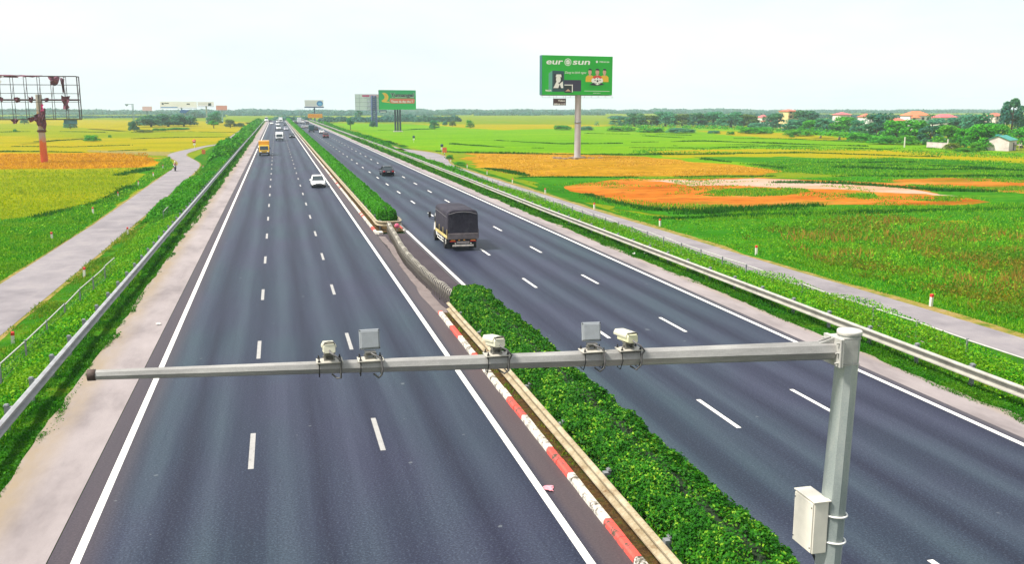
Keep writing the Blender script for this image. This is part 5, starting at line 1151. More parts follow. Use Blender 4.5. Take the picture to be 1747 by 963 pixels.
mb.prism([(-w/2-.3, h-.2), (-w*.05, h+1.08), (-w*.05, h+1.18), (-w/2-.3, h-.08)], -d/2-.3, d/2+.3, 'y', M); mb.prism([(w/2+.4, h-.42), (-w*.05, h+1.08), (-w*.05, h+1.18), (w/2+.4, h-.30)], -d/2-.3, d/2+.3, 'y', M)
mb.box((-1.2, .3, h+1.25), (3.4, .9, .35)); mb.build('roof', TEAL, t)
mb = MB(); mb.box((.9, -w/2-.02, 1.1), (.85, .08, 2.1)); mb.build('door', plain('doorway_dark', (.035, .03, .035), .8), t)
mb = MB(); mb.box((2.6, -w/2-.7, 1.95), (2.6, 1.5, .10), Matrix.Rotation(.12, 4, 'X')); mb.tube([(1.4, -w/2-1.3, 0), (1.4, -w/2-1.3, 2.1)], .07, 6); mb.tube([(3.7, -w/2-1.3, 0), (3.7, -w/2-1.3, 2.1)], .07, 6); mb.build('porch', plain('porch_grey', (.40, .33, .27), .8, 0, .2, 1), t)
a, b = gp(1581, 251.5, -1.55), gp(1626, 254, -1.55); L_ = float(np.hypot(*(b-a)[:2])); an = math.atan2(b[1]-a[1], b[0]-a[0])
t = thing('wall', 'low pinkish garden wall standing alone before the dark trees', 'wall', tuple(a), an); mb = MB(); mb.box((L_/2, 0, .75), (L_, .22, 1.5)); mb.box((L_/2, 0, 1.53), (L_+.1, .3, .08)); mb.build('masonry', plain('wall_pink', (.46, .38, .36), .9, 0, .25, .6), t)
for (px, pb, pt, lb) in ((1543, 251.5, 234, 'pale concrete post alone in the grass below the villa'), (1616.5, 254, 237.5, 'pale concrete post at the right end of the garden wall'), (1673, 256, 239, 'pale concrete post left of the teal roofed shed')):
    b = gp(px, pb, -1.55); h = (pb-pt)/ppm(b); t = thing('concrete_post', lb, 'post', tuple(b), 0, 'concrete posts in the field'); mb = MB(); mb.prism([(-.15, -.15), (.15, -.15), (.15, .15), (-.15, .15)], 0, h, 'z'); mb.build('shaft', plain('post_concrete', (.52, .50, .40), .8), t)

# ================================================================== TREES
BARK = plain('bark', (.09, .065, .045), .9, 0, .3, 2)
CROWN = {}
LEAFM = dict(
    teal=leafy('leaf_teal_hazed', [(0.022, 0.144, 0.0798), (0.039, 0.206, 0.0969), (0.061, 0.261, 0.1026), (0.097, 0.331, 0.1140)], [(0.033, 0.165, 0.1283), (0.083, 0.275, 0.1425)], .12),  # teal of far haze painted into these leaves
    blue=leafy('leaf_blue_green', [(0.015, 0.092, 0.0855), (0.026, 0.128, 0.0969), (0.041, 0.169, 0.1026), (0.077, 0.219, 0.0998)], [(0.026, 0.115, 0.0399), (0.065, 0.219, 0.0570)], .15),
    green=leafy('leaf_green', [(0.019, 0.179, 0.0068), (0.035, 0.268, 0.0086), (0.064, 0.358, 0.0103), (0.126, 0.508, 0.0137)], [(0.025, 0.179, 0.0137), (0.075, 0.329, 0.0172)], .2),
    bright=leafy('leaf_bright', [(0.022, 0.176, 0.0044), (0.044, 0.264, 0.0055), (0.074, 0.334, 0.0066), (0.150, 0.439, 0.0110)], [(0.030, 0.176, 0.0055), (0.105, 0.334, 0.0066)], .25),
    olive=leafy('leaf_olive', [(0.056, 0.112, 0.0234), (0.080, 0.144, 0.0286), (0.128, 0.176, 0.0364), (0.160, 0.224, 0.0390)], [(0.032, 0.112, 0.0260), (0.080, 0.160, 0.0325)], .2),
    yellow=leafy('leaf_yellow', [(.06, .13, .008), (.11, .18, .010), (.18, .24, .02), (.24, .27, .03)], None))
def crown_variant(kind, seed):
    if (kind, seed) in CROWN: return CROWN[(kind, seed)]
    rg = np.random.default_rng(seed*7+len(kind)); P = []; O = []; n0 = 2400
    if kind == 'broad':     # clumps over a dome
        C = []
        for k in range(20):
            th = rg.random()*2*math.pi; ph = rg.random()**.8; r = .38*math.sqrt(rg.random())*(1.1-.4*ph); C.append(((r*math.cos(th)), r*math.sin(th), .30+.54*ph, .12+.09*rg.random()))
        for k in range(7): th = 2*math.pi*k/7+rg.random(); C.append((.36*math.cos(th), .36*math.sin(th), .13+.10*rg.random(), .13))
        for k in range(5): th = 2*math.pi*k/5+rg.random(); C.append((.34*math.cos(th), .34*math.sin(th), .34+.14*rg.random(), .13))
    elif kind == 'bush': C = [(.34*math.cos(a)*q, .34*math.sin(a)*q, .22+.38*rg.random(), .20) for a, q in zip(rg.random(12)*6.28, rg.random(12)**.5)]+[(.36*math.cos(a), .36*math.sin(a), .16, .17) for a in np.arange(6)]
    elif kind == 'tall':
        C = [(.10*rg.normal(), .10*rg.normal(), .80+.12*rg.random(), .12) for k in range(5)]+[(.30*math.cos(a), .30*math.sin(a), z, .12+.05*rg.random()) for a, z in zip(rg.random(14)*6.28, .30+.46*rg.random(14))]+[(0, 0, .93, .08)]
    elif kind == 'umbrella': C = [(.33*math.cos(a)*q, .33*math.sin(a)*q, z, .15) for a, q, z in zip(rg.random(14)*6.28, rg.random(14)**.5, .45+.4*rg.random(14))]+[(.0, .0, .86, .14)]
    elif kind == 'palm':
        V = []
        for k in range(15):
            a = rg.random()*6.28; el = -.4+1.5*rg.random(); L = .46+.1*rg.random(); d = np.array([math.cos(a), math.sin(a), 0]); s = np.array([-math.sin(a), math.cos(a), 0])
            for q in range(7):
                t0, t1 = q/7, (q+1)/7; f_ = lambda t: np.array([0, 0, .78])+d*L*t*math.cos(el*.6)+np.array([0, 0, 1])*(L*.5*math.sin(el)*t-.42*L*t*t)
                wd = .045*(1-t0)+.012; V.append([f_(t0)-s*wd-[0, 0, .01], f_(t1)-s*wd*.8-[0, 0, .01], f_(t1)+[0, 0, .01], f_(t0)+[0, 0, .01]]); V.append([f_(t0)+s*wd-[0, 0, .01], f_(t0)+[0, 0, .01], f_(t1)+[0, 0, .01], f_(t1)+s*wd*.8-[0, 0, .01]])
        CROWN[(kind, seed)] = np.array(V); return CROWN[(kind, seed)]
    elif kind == 'banana':
        V = []
        for k in range(26):
            bx, by = rg.normal()*.24, rg.normal()*.2; a = rg.random()*6.28; L = .35+.25*rg.random(); d = np.array([math.cos(a), math.sin(a), 0]); s = np.array([-math.sin(a), math.cos(a), 0]); wd = .07
            f_ = lambda t: np.array([bx, by, .35+.15*rg.random()*0])+d*L*.6*t+np.array([0, 0, 1])*(L*1.5*t-1.2*L*t*t)
            for q in range(4): V.append([f_(q/4)-s*wd*(1-q*.12), f_((q+1)/4)-s*wd*(.9-q*.2), f_((q+1)/4)+s*wd*(.9-q*.2), f_(q/4)+s*wd*(1-q*.12)])
        CROWN[(kind, seed)] = np.array(V); return CROWN[(kind, seed)]
    per = n0//len(C)
    for (x, y, z, r) in C:
        d = rg.normal(size=(per, 3)); d /= np.linalg.norm(d, axis=1)[:, None]; d[:, 2] = np.where(d[:, 2] < -.35, -d[:, 2], d[:, 2])
        rr = r*(.55+.5*rg.random((per, 1))**.5); P.append(np.array([x, y, z])+d*rr); O.append(d)
    P = np.concatenate(P); O = np.concatenate(O)
    Q = leaves(P, .040 if kind != 'bush' else .042, O+np.array([0, 0, .3]), 1.1, .6); CROWN[(kind, seed)] = Q; return Q
CM = {}
def tree(label, px, base, top, wpx, kind='broad', lm='green', z=-1.55, seed=None, group=None, cat='tree', trunk=True, trunkm=None, big=False):
    b = gp(px, base, z); s = 1/ppm(b); H = (base-top)*s; w = wpx*s
    seed = seed if seed is not None else int(px) % 4
    key = (kind, seed, lm)
    if key not in CM:
        me = ngons('crown' if kind not in ('bush',) else 'foliage', crown_variant(kind, seed), 4); me.materials.append(LEAFM[lm]); CM[key] = me
    t = thing({'bush': 'bush', 'palm': 'palm_tree', 'banana': 'banana_plant'}.get(kind, 'tree'), label, cat, tuple(b), (px*37 % 628)/100, group)
    t.scale = (w, w, H)
    link('foliage' if kind == 'bush' else 'crown', CM[key], t)
    if trunk:
        kk = ('trunk', kind, seed)
        if kk not in CM:
            mb = MB(); rg = random.Random(seed); r0 = {'palm': .030, 'umbrella': .035, 'tall': .03, 'bush': .03}.get(kind, .04); ht = {'palm': .79, 'tall': .85, 'banana': .3}.get(kind, .55)
            mb.tube([(0, 0, -.03), (.01, 0, ht*.4), (-.01, .01, ht*.75), (0, 0, ht)], [r0*1.2, r0*.9, r0*.7, r0*.45], 8)
            if kind in ('broad', 'umbrella', 'tall', 'bush'):
                for k in range(5): a = rg.random()*6.28; z_ = ht*(.45+.4*rg.random()); mb.tube([(0, 0, z_), (.12*math.cos(a), .12*math.sin(a), z_+.10), (.26*math.cos(a), .26*math.sin(a), z_+.22)], [r0*.5, r0*.35, r0*.12], 5)
            me = mb.mesh('trunk'); me.materials.append(BARK); CM[kk] = me
        link('trunk' if kind != 'bush' else 'stem', CM[kk], t)
    return t
G1 = 'trees of the tree line on the right'
# left side
tree('dark dense tree forming the left half of the big clump on the left', 258, 216.5, 191, 60, 'bush', 'blue', seed=0)
tree('dark tree in the middle of the big clump on the left', 287, 216, 188, 60, 'bush', 'blue', seed=1)
tree('dark tree closing the right end of the big clump on the left', 314, 215.5, 193, 46, 'bush', 'blue', seed=2)
tree('small dark pointed tree at the left foot of the big clump', 229, 225, 199, 19, 'bush', 'blue', seed=3)
tree('pale green hedge like bush below the big clump on the left', 246, 226.5, 219, 30, 'bush', 'yellow', cat='bush', trunk=False, seed=0)
tree('low green bush right of the pale bush below the big clump', 270, 223.5, 217, 26, 'bush', 'bright', cat='bush', trunk=False, seed=1)
tree('low dark hedge bush under the right half of the big clump', 300, 221.5, 216.5, 44, 'bush', 'green', cat='bush', trunk=False, seed=2)
tree('teal rounded tree behind the pole of the white billboard', 366, 213, 190, 30, 'broad', 'teal', seed=3)
tree('small spreading tree standing before the teal tree near the road', 365, 219, 205, 22, 'umbrella', 'green', seed=1)
tree('greyish tree close to the left guardrail far up the road', 393, 218, 204, 22, 'broad', 'olive', seed=0)
tree('yellowish round tree next to the greyish tree by the road', 409, 217, 207, 18, 'bush', 'olive', seed=1)
tree('dark oblong bush alone in the left rice fields', 158, 241.5, 227, 29, 'bush', 'green', cat='bush', trunk=False, seed=1)
tree('tiny round shrub right of the oblong bush in the rice', 187.5, 235, 229, 6, 'bush', 'green', cat='bush', trunk=False, seed=2)
tree('small round shrub in the rice left of the billboard skeleton', 26.5, 225.5, 218, 8, 'bush', 'green', cat='bush', trunk=False, seed=3)
tree('dark tree behind the lower right corner of the billboard skeleton', 120, 220, 201, 22, 'bush', 'teal', seed=0)
tree('teal tree behind the left part of the billboard skeleton', 42, 212, 200, 16, 'broad', 'teal', seed=1)
# middle
tree('flat topped umbrella tree on a thin trunk beside the right guardrail', 598, 221.5, 201, 17, 'umbrella', 'teal', seed=0)
tree('dark bushy tree at the foot of the blue lattice mast', 637, 217, 203, 13, 'bush', 'blue', seed=1)
tree('lone round dark tree in the far green rice field', 802, 218.5, 204.5, 17, 'broad', 'green', seed=2)
tree('leaning teal tree right of the three legged billboard', 741, 220.5, 205.5, 20, 'broad', 'teal', seed=1)
tree('small oval tree between the leaning tree and the lone round tree', 759, 214.5, 203.5, 9, 'bush', 'teal', seed=2)
tree('small pale tree left of the lone round tree', 772, 215.5, 206, 14, 'broad', 'olive', seed=3)
tree('bluish tree behind the lattice mast billboard', 612, 206, 188, 16, 'tall', 'teal', seed=0)
tree('dark round bush behind the striped post at the right bend', 767, 272, 262, 14, 'bush', 'green', cat='bush', trunk=False, seed=0)
tree('flat dark bush spreading right of the striped post', 785, 281.5, 273.5, 22, 'bush', 'green', cat='bush', trunk=False, seed=3)
tree('small pointed dark shrub between the right guardrail and the lane', 805.5, 309, 296, 9, 'bush', 'green', cat='bush', trunk=False, seed=1)
tree('thin scrubby shrub poking over the right mesh fence', 1049, 388.5, 376, 9, 'bush', 'olive', z=-1.1, cat='bush', seed=2)
tree('little teal shrub by the right guardrail under the umbrella tree', 561, 216.5, 206.5, 8, 'bush', 'teal', cat='bush', seed=1)
# tree line, far to near
TL = [(1058, 214, 198, 34, 'broad', 'teal', 'leftmost low teal tree of the tree line right of the big billboard'),
 (1083, 215.5, 193, 34, 'broad', 'blue', 'darker domed tree second from the left end of the tree line'),
 (1110, 215, 196, 32, 'broad', 'olive', 'olive tree third from the left end of the tree line'),
 (1135, 215, 190.5, 40, 'broad', 'teal', 'teal tree with the highest dome in the left part of the tree line'),
 (1164, 215, 194.5, 36, 'broad', 'olive', 'brownish olive tree right of the highest left dome'),
 (1191, 216, 192.5, 32, 'broad', 'blue', 'blue green tree near the middle of the left tree line'),
 (1216, 216, 191, 42, 'broad', 'teal', 'wide teal tree left of the pale olive tree in the tree line'),
 (1247, 217, 191.5, 44, 'broad', 'teal', 'pointed teal tree rising midway along the tree line'),
 (1276, 217, 195.5, 38, 'broad', 'olive', 'pale olive tree before the distant pink roof'),
 (1318, 220, 192, 36, 'broad', 'blue', 'dark domed tree touching the left side of the yellow tower'),
 (1295, 222, 204, 34, 'bush', 'teal', 'low teal shrubby tree in front of the pale low house'),
 (1376, 220, 189, 48, 'broad', 'blue', 'big dark domed tree right of the yellow tower'),
 (1356, 225, 204, 38, 'broad', 'teal', 'teal tree at the foot of the yellow tower'),
 (1384, 227, 205, 38, 'broad', 'green', 'green tree in front of the big dark dome'),
 (1410, 228, 201, 36, 'broad', 'teal', 'teal tree before the pink red roofed house'),
 (1440, 229, 200, 44, 'broad', 'green', 'round green tree below the pink red roof'),
 (1465, 232, 205, 30, 'broad', 'teal', 'narrow teal tree left of the big dark round tree'),
 (1497, 238, 194, 50, 'broad', 'blue', 'big dark blue round tree right of the white gabled house'),
 (1528, 240, 206, 42, 'broad', 'green', 'dense green tree under the house with two red roofs'),
 (1560, 243, 205, 44, 'broad', 'green', 'dense dark green tree below the white villa'),
 (1590, 228, 201, 44, 'broad', 'teal', 'rounded teal tree right of the villa'),
 (1586, 247, 213, 38, 'broad', 'blue', 'dark tree directly behind the garden wall'),
 (1616, 251, 214, 42, 'broad', 'bright', 'leafy bright tree with lit leaf clumps behind the garden wall'),
 (1636, 230, 200, 50, 'broad', 'teal', 'broad teal tree between the magenta roof and the tiered house'),
 (1667, 233, 194, 56, 'broad', 'teal', 'large teal dome left of the tiered pinkish house'),
 (1646, 254, 218, 34, 'broad', 'green', 'green tree between the garden wall and the middle concrete posts'),
 (1672, 256, 212, 52, 'broad', 'green', 'big green tree left behind the teal roofed shed'),
 (1705, 250, 213, 40, 'broad', 'green', 'green tree directly above the teal shed roof'),
 (1742, 252, 214, 44, 'broad', 'green', 'green tree at the right edge behind the shed'),
 (1724, 240, 172, 46, 'tall', 'blue', 'tallest tree with a pale straight trunk at the right edge'),
 (1752, 236, 196, 46, 'broad', 'blue', 'dark tree cut by the right edge of the view'),
 (1586, 226, 189.5, 13, 'palm', 'blue', 'dark palm beside the right end of the villa roof'),
 (1686, 226, 189, 14, 'palm', 'teal', 'teal palm above the large teal dome'),
 (1415, 212, 193, 10, 'palm', 'blue', 'small dark palm left of the pink red roof'),
 (1400, 236, 218.5, 40, 'banana', 'bright', 'banana clump with torn leaves below the dark dome'),
 (1432, 239, 217, 44, 'banana', 'bright', 'bright banana clump below the round green tree'),
 (1362, 232, 219, 42, 'bush', 'bright', 'low bright bush at the left of the banana clumps'),
 (1468, 242, 223, 40, 'bush', 'green', 'green bush right of the banana clumps'),
 (1505, 246, 228, 44, 'bush', 'green', 'low green bush at the foot of the dark round tree'),
 (1545, 247, 226, 40, 'bush', 'bright', 'bright bush behind the lonely concrete post'),
 (1622, 256, 240, 22, 'bush', 'yellow', 'yellowish bush growing at the right end of the garden wall'),
 (1668, 259, 238, 24, 'bush', 'bright', 'leafy bush beside the concrete post left of the shed'),
 (1648, 259, 250, 34, 'bush', 'bright', 'low weedy bush between the garden wall and the shed'),
 (1246, 230, 222.5, 12, 'bush', 'green', 'small dark shrub in the field below the pointed teal tree'),
 (1351, 234.5, 229.5, 8, 'bush', 'green', 'tiny dark shrub in the field before the bananas'),
 (1218, 228, 221, 18, 'bush', 'teal', 'small dark thicket at the edge of the far yellow field'),
 (1060, 224, 214, 40, 'bush', 'bright', 'light green thicket at the left foot of the tree line'),
 (1110, 226, 215, 40, 'bush', 'green', 'green thicket below the olive tree of the tree line'),
 (1160, 227, 216, 42, 'bush', 'teal', 'teal thicket below the brownish olive tree'),
 (1290, 228, 214, 50, 'bush', 'green', 'long green thicket before the pale low house'),
 (960, 222, 211, 26, 'bush', 'green', 'low bush left of the big billboard pole'), (1000, 223, 213, 20, 'bush', 'teal', 'low teal bush right of the big billboard pole')]
for px, ba, to, w_, k_, l_, lb in TL: tree(lb, px, ba, to, w_*1.22, k_, l_, group=G1 if k_ in ('broad', 'tall', 'palm') else 'bushes of the tree line on the right', cat={'bush': 'bush', 'palm': 'palm', 'banana': 'banana plants'}.get(k_, 'tree'), trunk=(k_ != 'bush'))

# far woods that read as one mass
def woods(x0, x1, y0, y1, h0, h1, n, size, m, seed, step=16):
    rg = np.random.default_rng(seed); L = int((x1-x0)/step); Q = []
    for i in range(L):
        for j in range(2):
            x = x0+(x1-x0)*(i+rg.random())/L; y = y0+(y1-y0)*rg.random(); big = float(fbm(x, 3, .006, seed)); h = h0+(h1-h0)*np.clip((big-.45)*2.6, 0, 1)*(.7+.5*rg.random()); r = step*(.5+.5*rg.random())
            k = max(20, int(n/(2*L))); d = rg.normal(size=(k, 3)); d /= np.linalg.norm(d, axis=1)[:, None]; d[:, 2] = np.abs(d[:, 2])
            Q.append(leaves(np.array([x, y, -1.5])+d*np.array([r, r, h])*(.8+.25*rg.random((k, 1))), size, d+np.array([0, 0, .3]), 1.0, .7))
    o = ngons('distant_woods', np.concatenate(Q), 4, m); o['kind'] = 'stuff'
TEALM = leafy('woods_leaf_hazed', [(.018, .10, .085), (.026, .125, .10), (.04, .15, .11)], [(.03, .12, .075), (.06, .15, .09)], .02)  # bluish distance haze mixed into the leaf colour itself
woods(-560, -70, 1080, 1180, 1.5, 7.5, 16000, 1.6, TEALM, 1); woods(-60, 460, 1300, 1420, 1.5, 6, 15000, 1.7, TEALM, 2); woods(330, 1000, 800, 960, 2, 5.5, 30000, 1.6, TEALM, 3)
woods(-900, 1700, 1550, 1700, 2, 5.5, 30000, 3.0, TEALM, 4, 26); woods(-1200, 1800, 1900, 2100, 3, 8, 26000, 4.5, TEALM, 6, 40); woods(330, 620, 560, 640, 3, 6, 16000, 1.2, TEALM, 7, 12); woods(0, 140, 745, 790, 2.5, 6, 8000, 1.2, TEALM, 8, 10)

# undergrowth that closes the foot of the right tree line
def undergrowth(line, h, n, size, m, seed):
    rg = np.random.default_rng(seed); Q = []; pts = [gp(a, b_, -1.55) for a, b_ in line]
    seg = [np.hypot(*(b_-a)[:2]) for a, b_ in zip(pts[:-1], pts[1:])]
    for (a, b_), L in zip(zip(pts[:-1], pts[1:]), seg):
        k = int(L/2.6)
        for i in range(k):
            c = a+(b_-a)*(i+rg.random())/k+np.array([rg.normal()*2.5, rg.normal()*3, 0]); hh = h*(.35+.9*float(fbm(c[0], c[1], .05, seed)))*(.6+.7*rg.random()); r = 1.6+1.6*rg.random()
            q = int(n*(.5+rg.random())); d = rg.normal(size=(q, 3)); d /= np.linalg.norm(d, axis=1)[:, None]; d[:, 2] = np.abs(d[:, 2])
            Q.append(leaves(c+d*np.array([r, r, hh])*(.7+.35*rg.random((q, 1))), size, d+np.array([0, 0, .3]), 1.0, .6))
    o = ngons('undergrowth', np.concatenate(Q), 4, m); o['kind'] = 'stuff'
undergrowth([(1035, 214.5), (1150, 214), (1300, 216), (1400, 223), (1480, 231), (1560, 240), (1640, 248)], 4.2, 46, .5, LEAFM['teal'], 3)
undergrowth([(1050, 218), (1200, 219), (1340, 224), (1440, 234), (1520, 242), (1600, 250)], 2.6, 40, .45, LEAFM['green'], 5)
undergrowth([(1640, 249), (1700, 246), (1770, 246)], 4.5, 60, .4, LEAFM['green'], 6)

# ================================================================== GRASS AND WEEDS
GR = leafy('grass_dark', [(0.009, 0.076, 0.0018), (0.014, 0.119, 0.0022), (0.026, 0.169, 0.0031), (0.057, 0.236, 0.0044)], [(0.021, 0.119, 0.0026), (0.071, 0.220, 0.0044)], .5)
WE = leafy('weed_green', [(0.016, 0.146, 0.0026), (0.033, 0.225, 0.0035), (0.058, 0.294, 0.0044), (0.117, 0.373, 0.0062), (0.284, 0.490, 0.0132)], [(0.049, 0.216, 0.0035), (0.200, 0.373, 0.0079)], .35)
YE_ = leafy('weed_yellow', [(0.069, 0.189, 0.0044), (0.127, 0.230, 0.0066), (0.207, 0.257, 0.0110), (0.276, 0.270, 0.0165)], [(0.057, 0.189, 0.0055), (0.138, 0.230, 0.0110)], .4)
BR = leafy('weed_brown', [(0.069, 0.127, 0.0040), (0.127, 0.149, 0.0056), (0.207, 0.172, 0.0080), (0.299, 0.207, 0.0128)], [(0.034, 0.161, 0.0048), (0.092, 0.196, 0.0064)], .22)
def strip(name, x0, x1, y0, y1, m, cover, h, w=.028, zoff=0, lean=.6, nz=.5, edge=None, thr=0.0, k_leaf=0.0, ground=None, seed=0):
    """blades over a band along the road; farther blades are fewer and broader"""
    T = []; Lf = []; y = y0
    while y < y1:
        ye = min(y1, y*1.22+4); D = max(12, (y+ye)/2); ww = max(w, D*.0011); hh = max(h, D*.003)
        area = (x1-x0)*(ye-y); n = int(cover*area/(ww*hh*.5))
        n = min(n, 60000); xx = x0+(x1-x0)*RNG.random(n); yy = y+(ye-y)*RNG.random(n)
        if edge: 
            k = edge(xx, yy); xx = xx[k]; yy = yy[k]
        f = fbm(xx, yy, nz, seed); k = f > thr; xx, yy, f = xx[k], yy[k], f[k]
        z = (ground(xx) if ground else slope_z(xx))+zoff
        g = np.clip((f-.25)*2.6, .2, 1.9)
        P = np.stack([xx, yy, z], 1); T.append(blades(P, ww*(.7+.6*RNG.random(len(xx))), hh*g, lean))
        if k_leaf:
            q = RNG.random(len(xx)) < k_leaf; P2 = P[q]+np.stack([RNG.normal(size=q.sum())*.06, RNG.normal(size=q.sum())*.06, hh*g[q]*(.2+.8*RNG.random(q.sum()))], 1)
            Lf.append(leaves(P2, max(.045, D*.0009), np.tile([0, 0, 1.], (q.sum(), 1)), .6, .6))
        y = ye
    if T:
        V = np.concatenate(T); me = ngons(name, V, 3, m); me['kind'] = 'stuff'
    if Lf: me = ngons(name, np.concatenate(Lf), 4, m); me['kind'] = 'stuff'
ragL = lambda x, y: x < -8.05+(fbm(x*0+3, y, .3, 1)-.5)*.9
ragR = lambda x, y: x > 22.2+(fbm(x*0+7, y, .3, 4)-.5)*1.0
strip('grass', -9.6, -7.5, 16, 330, GR, 1.5, .15, .022, .0, .8, .7, ragL, 0, .15)
strip('grass', -13.4, -9.2, 20, 330, WE, 1.3, .42, .03, -.05, .55, .28, None, .22, .35)
strip('grass', -14.9, -12.3, 20, 330, YE_, .6, .22, .026, -.03, .8, .4, None, .35, .1)
strip('grass', 23.25, 23.75, 14, 200, GR, 1.6, .42, .024, 0, .5, .7, None, 0, .25)
strip('grass', -9.75, -9.2, 16, 200, GR, 1.4, .34, .024, 0, .5, .7, None, 0, .25)
strip('grass', 21.7, 23.6, 14, 300, GR, 1.5, .17, .022, 0, .8, .7, ragR, 0, .15)
strip('grass', 23.3, 28.9, 14, 300, WE, 1.3, .46, .03, -.05, .6, .3, None, .22, .35, seed=3)
strip('grass', 24.0, 29.5, 14, 240, YE_, .55, .38, .028, -.03, .7, .35, None, .45, .15, seed=5)
strip('grass', 29.2, 31.0, 24, 240, YE_, .5, .15, .026, -.02, .8, .4, None, .3, .1, seed=6)
strip('grass', 6.75, 7.3, 8, 43.5, YE_, .25, .12, .02, .14, .8, .9, None, .55, .1, ground=lambda x: x*0)
# roadside thicket far up the left bank and beside the right one
def thicket(x0, x1, y0, y1, h, n, size, m, seed, thr=.35):
    xx = x0+(x1-x0)*RNG.random(n); yy = y0*(y1/y0)**RNG.random(n); f = fbm(xx, yy, .10, seed); k = f > thr; xx, yy, f = xx[k], yy[k], f[k]
    c = np.sin(np.pi*np.clip((xx-x0)/(x1-x0), 0, 1))**.5; hh = h*(f-thr+.12)*2.2*c; u = RNG.random(len(xx))**.5
    P = np.stack([xx, yy, slope_z(xx)+hh*u], 1); o = ngons('roadside_thicket', leaves(P, size*np.maximum(1, yy/130), np.tile([0, -.3, 1.], (len(xx), 1)), .7, .6), 4, m); o['kind'] = 'stuff'
THK = leafy('thicket_leaf', [(0.013, 0.133, 0.0022), (0.022, 0.199, 0.0031), (0.041, 0.265, 0.0040), (0.080, 0.340, 0.0053)], [(0.020, 0.151, 0.0026), (0.097, 0.322, 0.0053)], .08)
thicket(26.2, 30.6, 15, 150, .85, 60000, .055, WE, 21, .22); thicket(27.5, 30.8, 15, 150, .55, 22000, .05, YE_, 22, .34); thicket(-13.1, -9.7, 20, 120, .7, 36000, .055, GR, 25, .46); thicket(24, 28.5, 15, 120, .75, 22000, .055, GR, 27, .47)
thicket(-13.2, -9.7, 20, 110, .72, 60000, .06, WE, 12, .40); thicket(24.0, 28.3, 15, 140, .85, 60000, .06, WE, 16, .42); thicket(24.0, 28.5, 15, 140, .8, 16000, .05, YE_, 19, .52)
thicket(-14.3, -9.7, 95, 240, 1.5, 45000, .13, THK, 2, .30); thicket(-14.9, -9.6, 200, 620, 2.3, 42000, .20, THK, 4, .15)
thicket(25.3, 30.6, 130, 300, 1.2, 30000, .13, THK, 6, .38); thicket(25.5, 30.5, 260, 620, 1.5, 22000, .2, THK, 8, .3)
# verges and marsh measured as patches of ground
def patch(name, poly, n, h, m, w_=1.0, z=-1.54, lean=.6, hv=1.0, thr=0.0, sc=.25, seed=0, leafk=0.):
    poly = np.array(poly, float); lo, hi = poly.min(0), poly.max(0); q = lo+(hi-lo)*RNG.random((n*3, 2))
    ins = np.zeros(len(q), bool); j = len(poly)-1
    for i in range(len(poly)):
        a, b = poly[i], poly[j]; c = ((a[1] > q[:, 1]) != (b[1] > q[:, 1])) & (q[:, 0] < (b[0]-a[0])*(q[:, 1]-a[1])/(b[1]-a[1]+1e-9)+a[0]); ins ^= c; j = i
    q = q[ins][:n]; d = VR[None]*((q[:, 0]-PW/2)/FPX)[:, None]-VU[None]*((q[:, 1]-PH/2)/FPX)[:, None]+VF[None]
    P = VC+d*((z-CAMH)/d[:, 2])[:, None]; f = fbm(P[:, 0], P[:, 1], sc, seed); k = f > thr; P, f = P[k], f[k]
    D = (P-VC) @ VF; g = np.clip((f-.15)*1.7, .25, 1.6)*hv
    o = ngons(name, blades(P, np.maximum(.03, D*.00105)*w_, np.maximum(h*g, D*.0016), lean), 3, m); o['kind'] = 'stuff'
    if leafk:
        q = RNG.random(len(P)) < leafk; P2 = P[q].copy(); P2[:, 2] += h*g[q]*RNG.random(q.sum()); o = ngons(name, leaves(P2, D[q]*.0012, np.tile([0, 0, 1.], (len(P2), 1)), .6, .6), 4, m); o['kind'] = 'stuff'
marsh = [(1330, 402), (1440, 384), (1560, 376), (1650, 388), (1780, 392), (1800, 560), (1747, 535), (1620, 505), (1520, 470), (1420, 456), (1350, 432)]
marsh2 = [(1250, 396), (1420, 374), (1560, 369), (1790, 380), (1800, 585), (1747, 556), (1620, 520), (1500, 480), (1400, 462), (1290, 428)]
patch('marsh_weeds', marsh, 24000, .6, BR, 1.3, lean=.95, thr=.44, sc=.07, leafk=.6); patch('marsh_weeds', marsh2, 13000, .7, BR, 1.2, lean=.9, thr=.54, sc=.11, seed=9, leafk=.6)
patch('marsh_weeds', marsh2, 24000, .5, WE, 1.2, thr=.42, sc=.09, seed=4, leafk=.5, lean=.9); patch('marsh_weeds', marsh, 6000, .9, leafy('dead_stems', [(.20, .15, .02), (.32, .20, .03), (.36, .15, .02)]), 1, lean=.8, thr=.55, sc=.3, seed=14)
patch('grass', [(1040, 358), (1160, 377), (1320, 373), (1560, 363), (1800, 357), (1800, 590), (1747, 572), (1600, 526), (1428, 481), (1300, 440), (1172, 402), (1090, 379)], 45000, .26, WE, 1, thr=.25, sc=.2, seed=2, leafk=.1)
patch('grass', [(880, 306), (1000, 335), (1090, 379), (1172, 404), (1300, 441), (1428, 482), (1600, 527), (1760, 580), (1760, 560), (1600, 510), (1428, 468), (1300, 430), (1172, 395), (1050, 358), (960, 330)], 9000, .16, YE_, 1, thr=.2, sc=.5)
patch('grass', [(-20, 380), (0, 376), (80, 368), (140, 352), (190, 338), (230, 312), (262, 288), (280, 270), (292, 268), (294, 290), (270, 304), (218, 334), (150, 389), (0, 482), (-20, 495)], 42000, .32, WE, 1, thr=.22, sc=.22, seed=6, leafk=.15)
patch('rice_stalks', [(-20, 292), (235, 288), (228, 312), (190, 338), (140, 352), (80, 368), (-20, 378)], 8000, .3, leafy('rice_blade', [(0.175, 0.300, 0.0024), (0.263, 0.338, 0.0024), (0.350, 0.375, 0.0032)]), 1.1, thr=0, sc=.1, lean=.3)
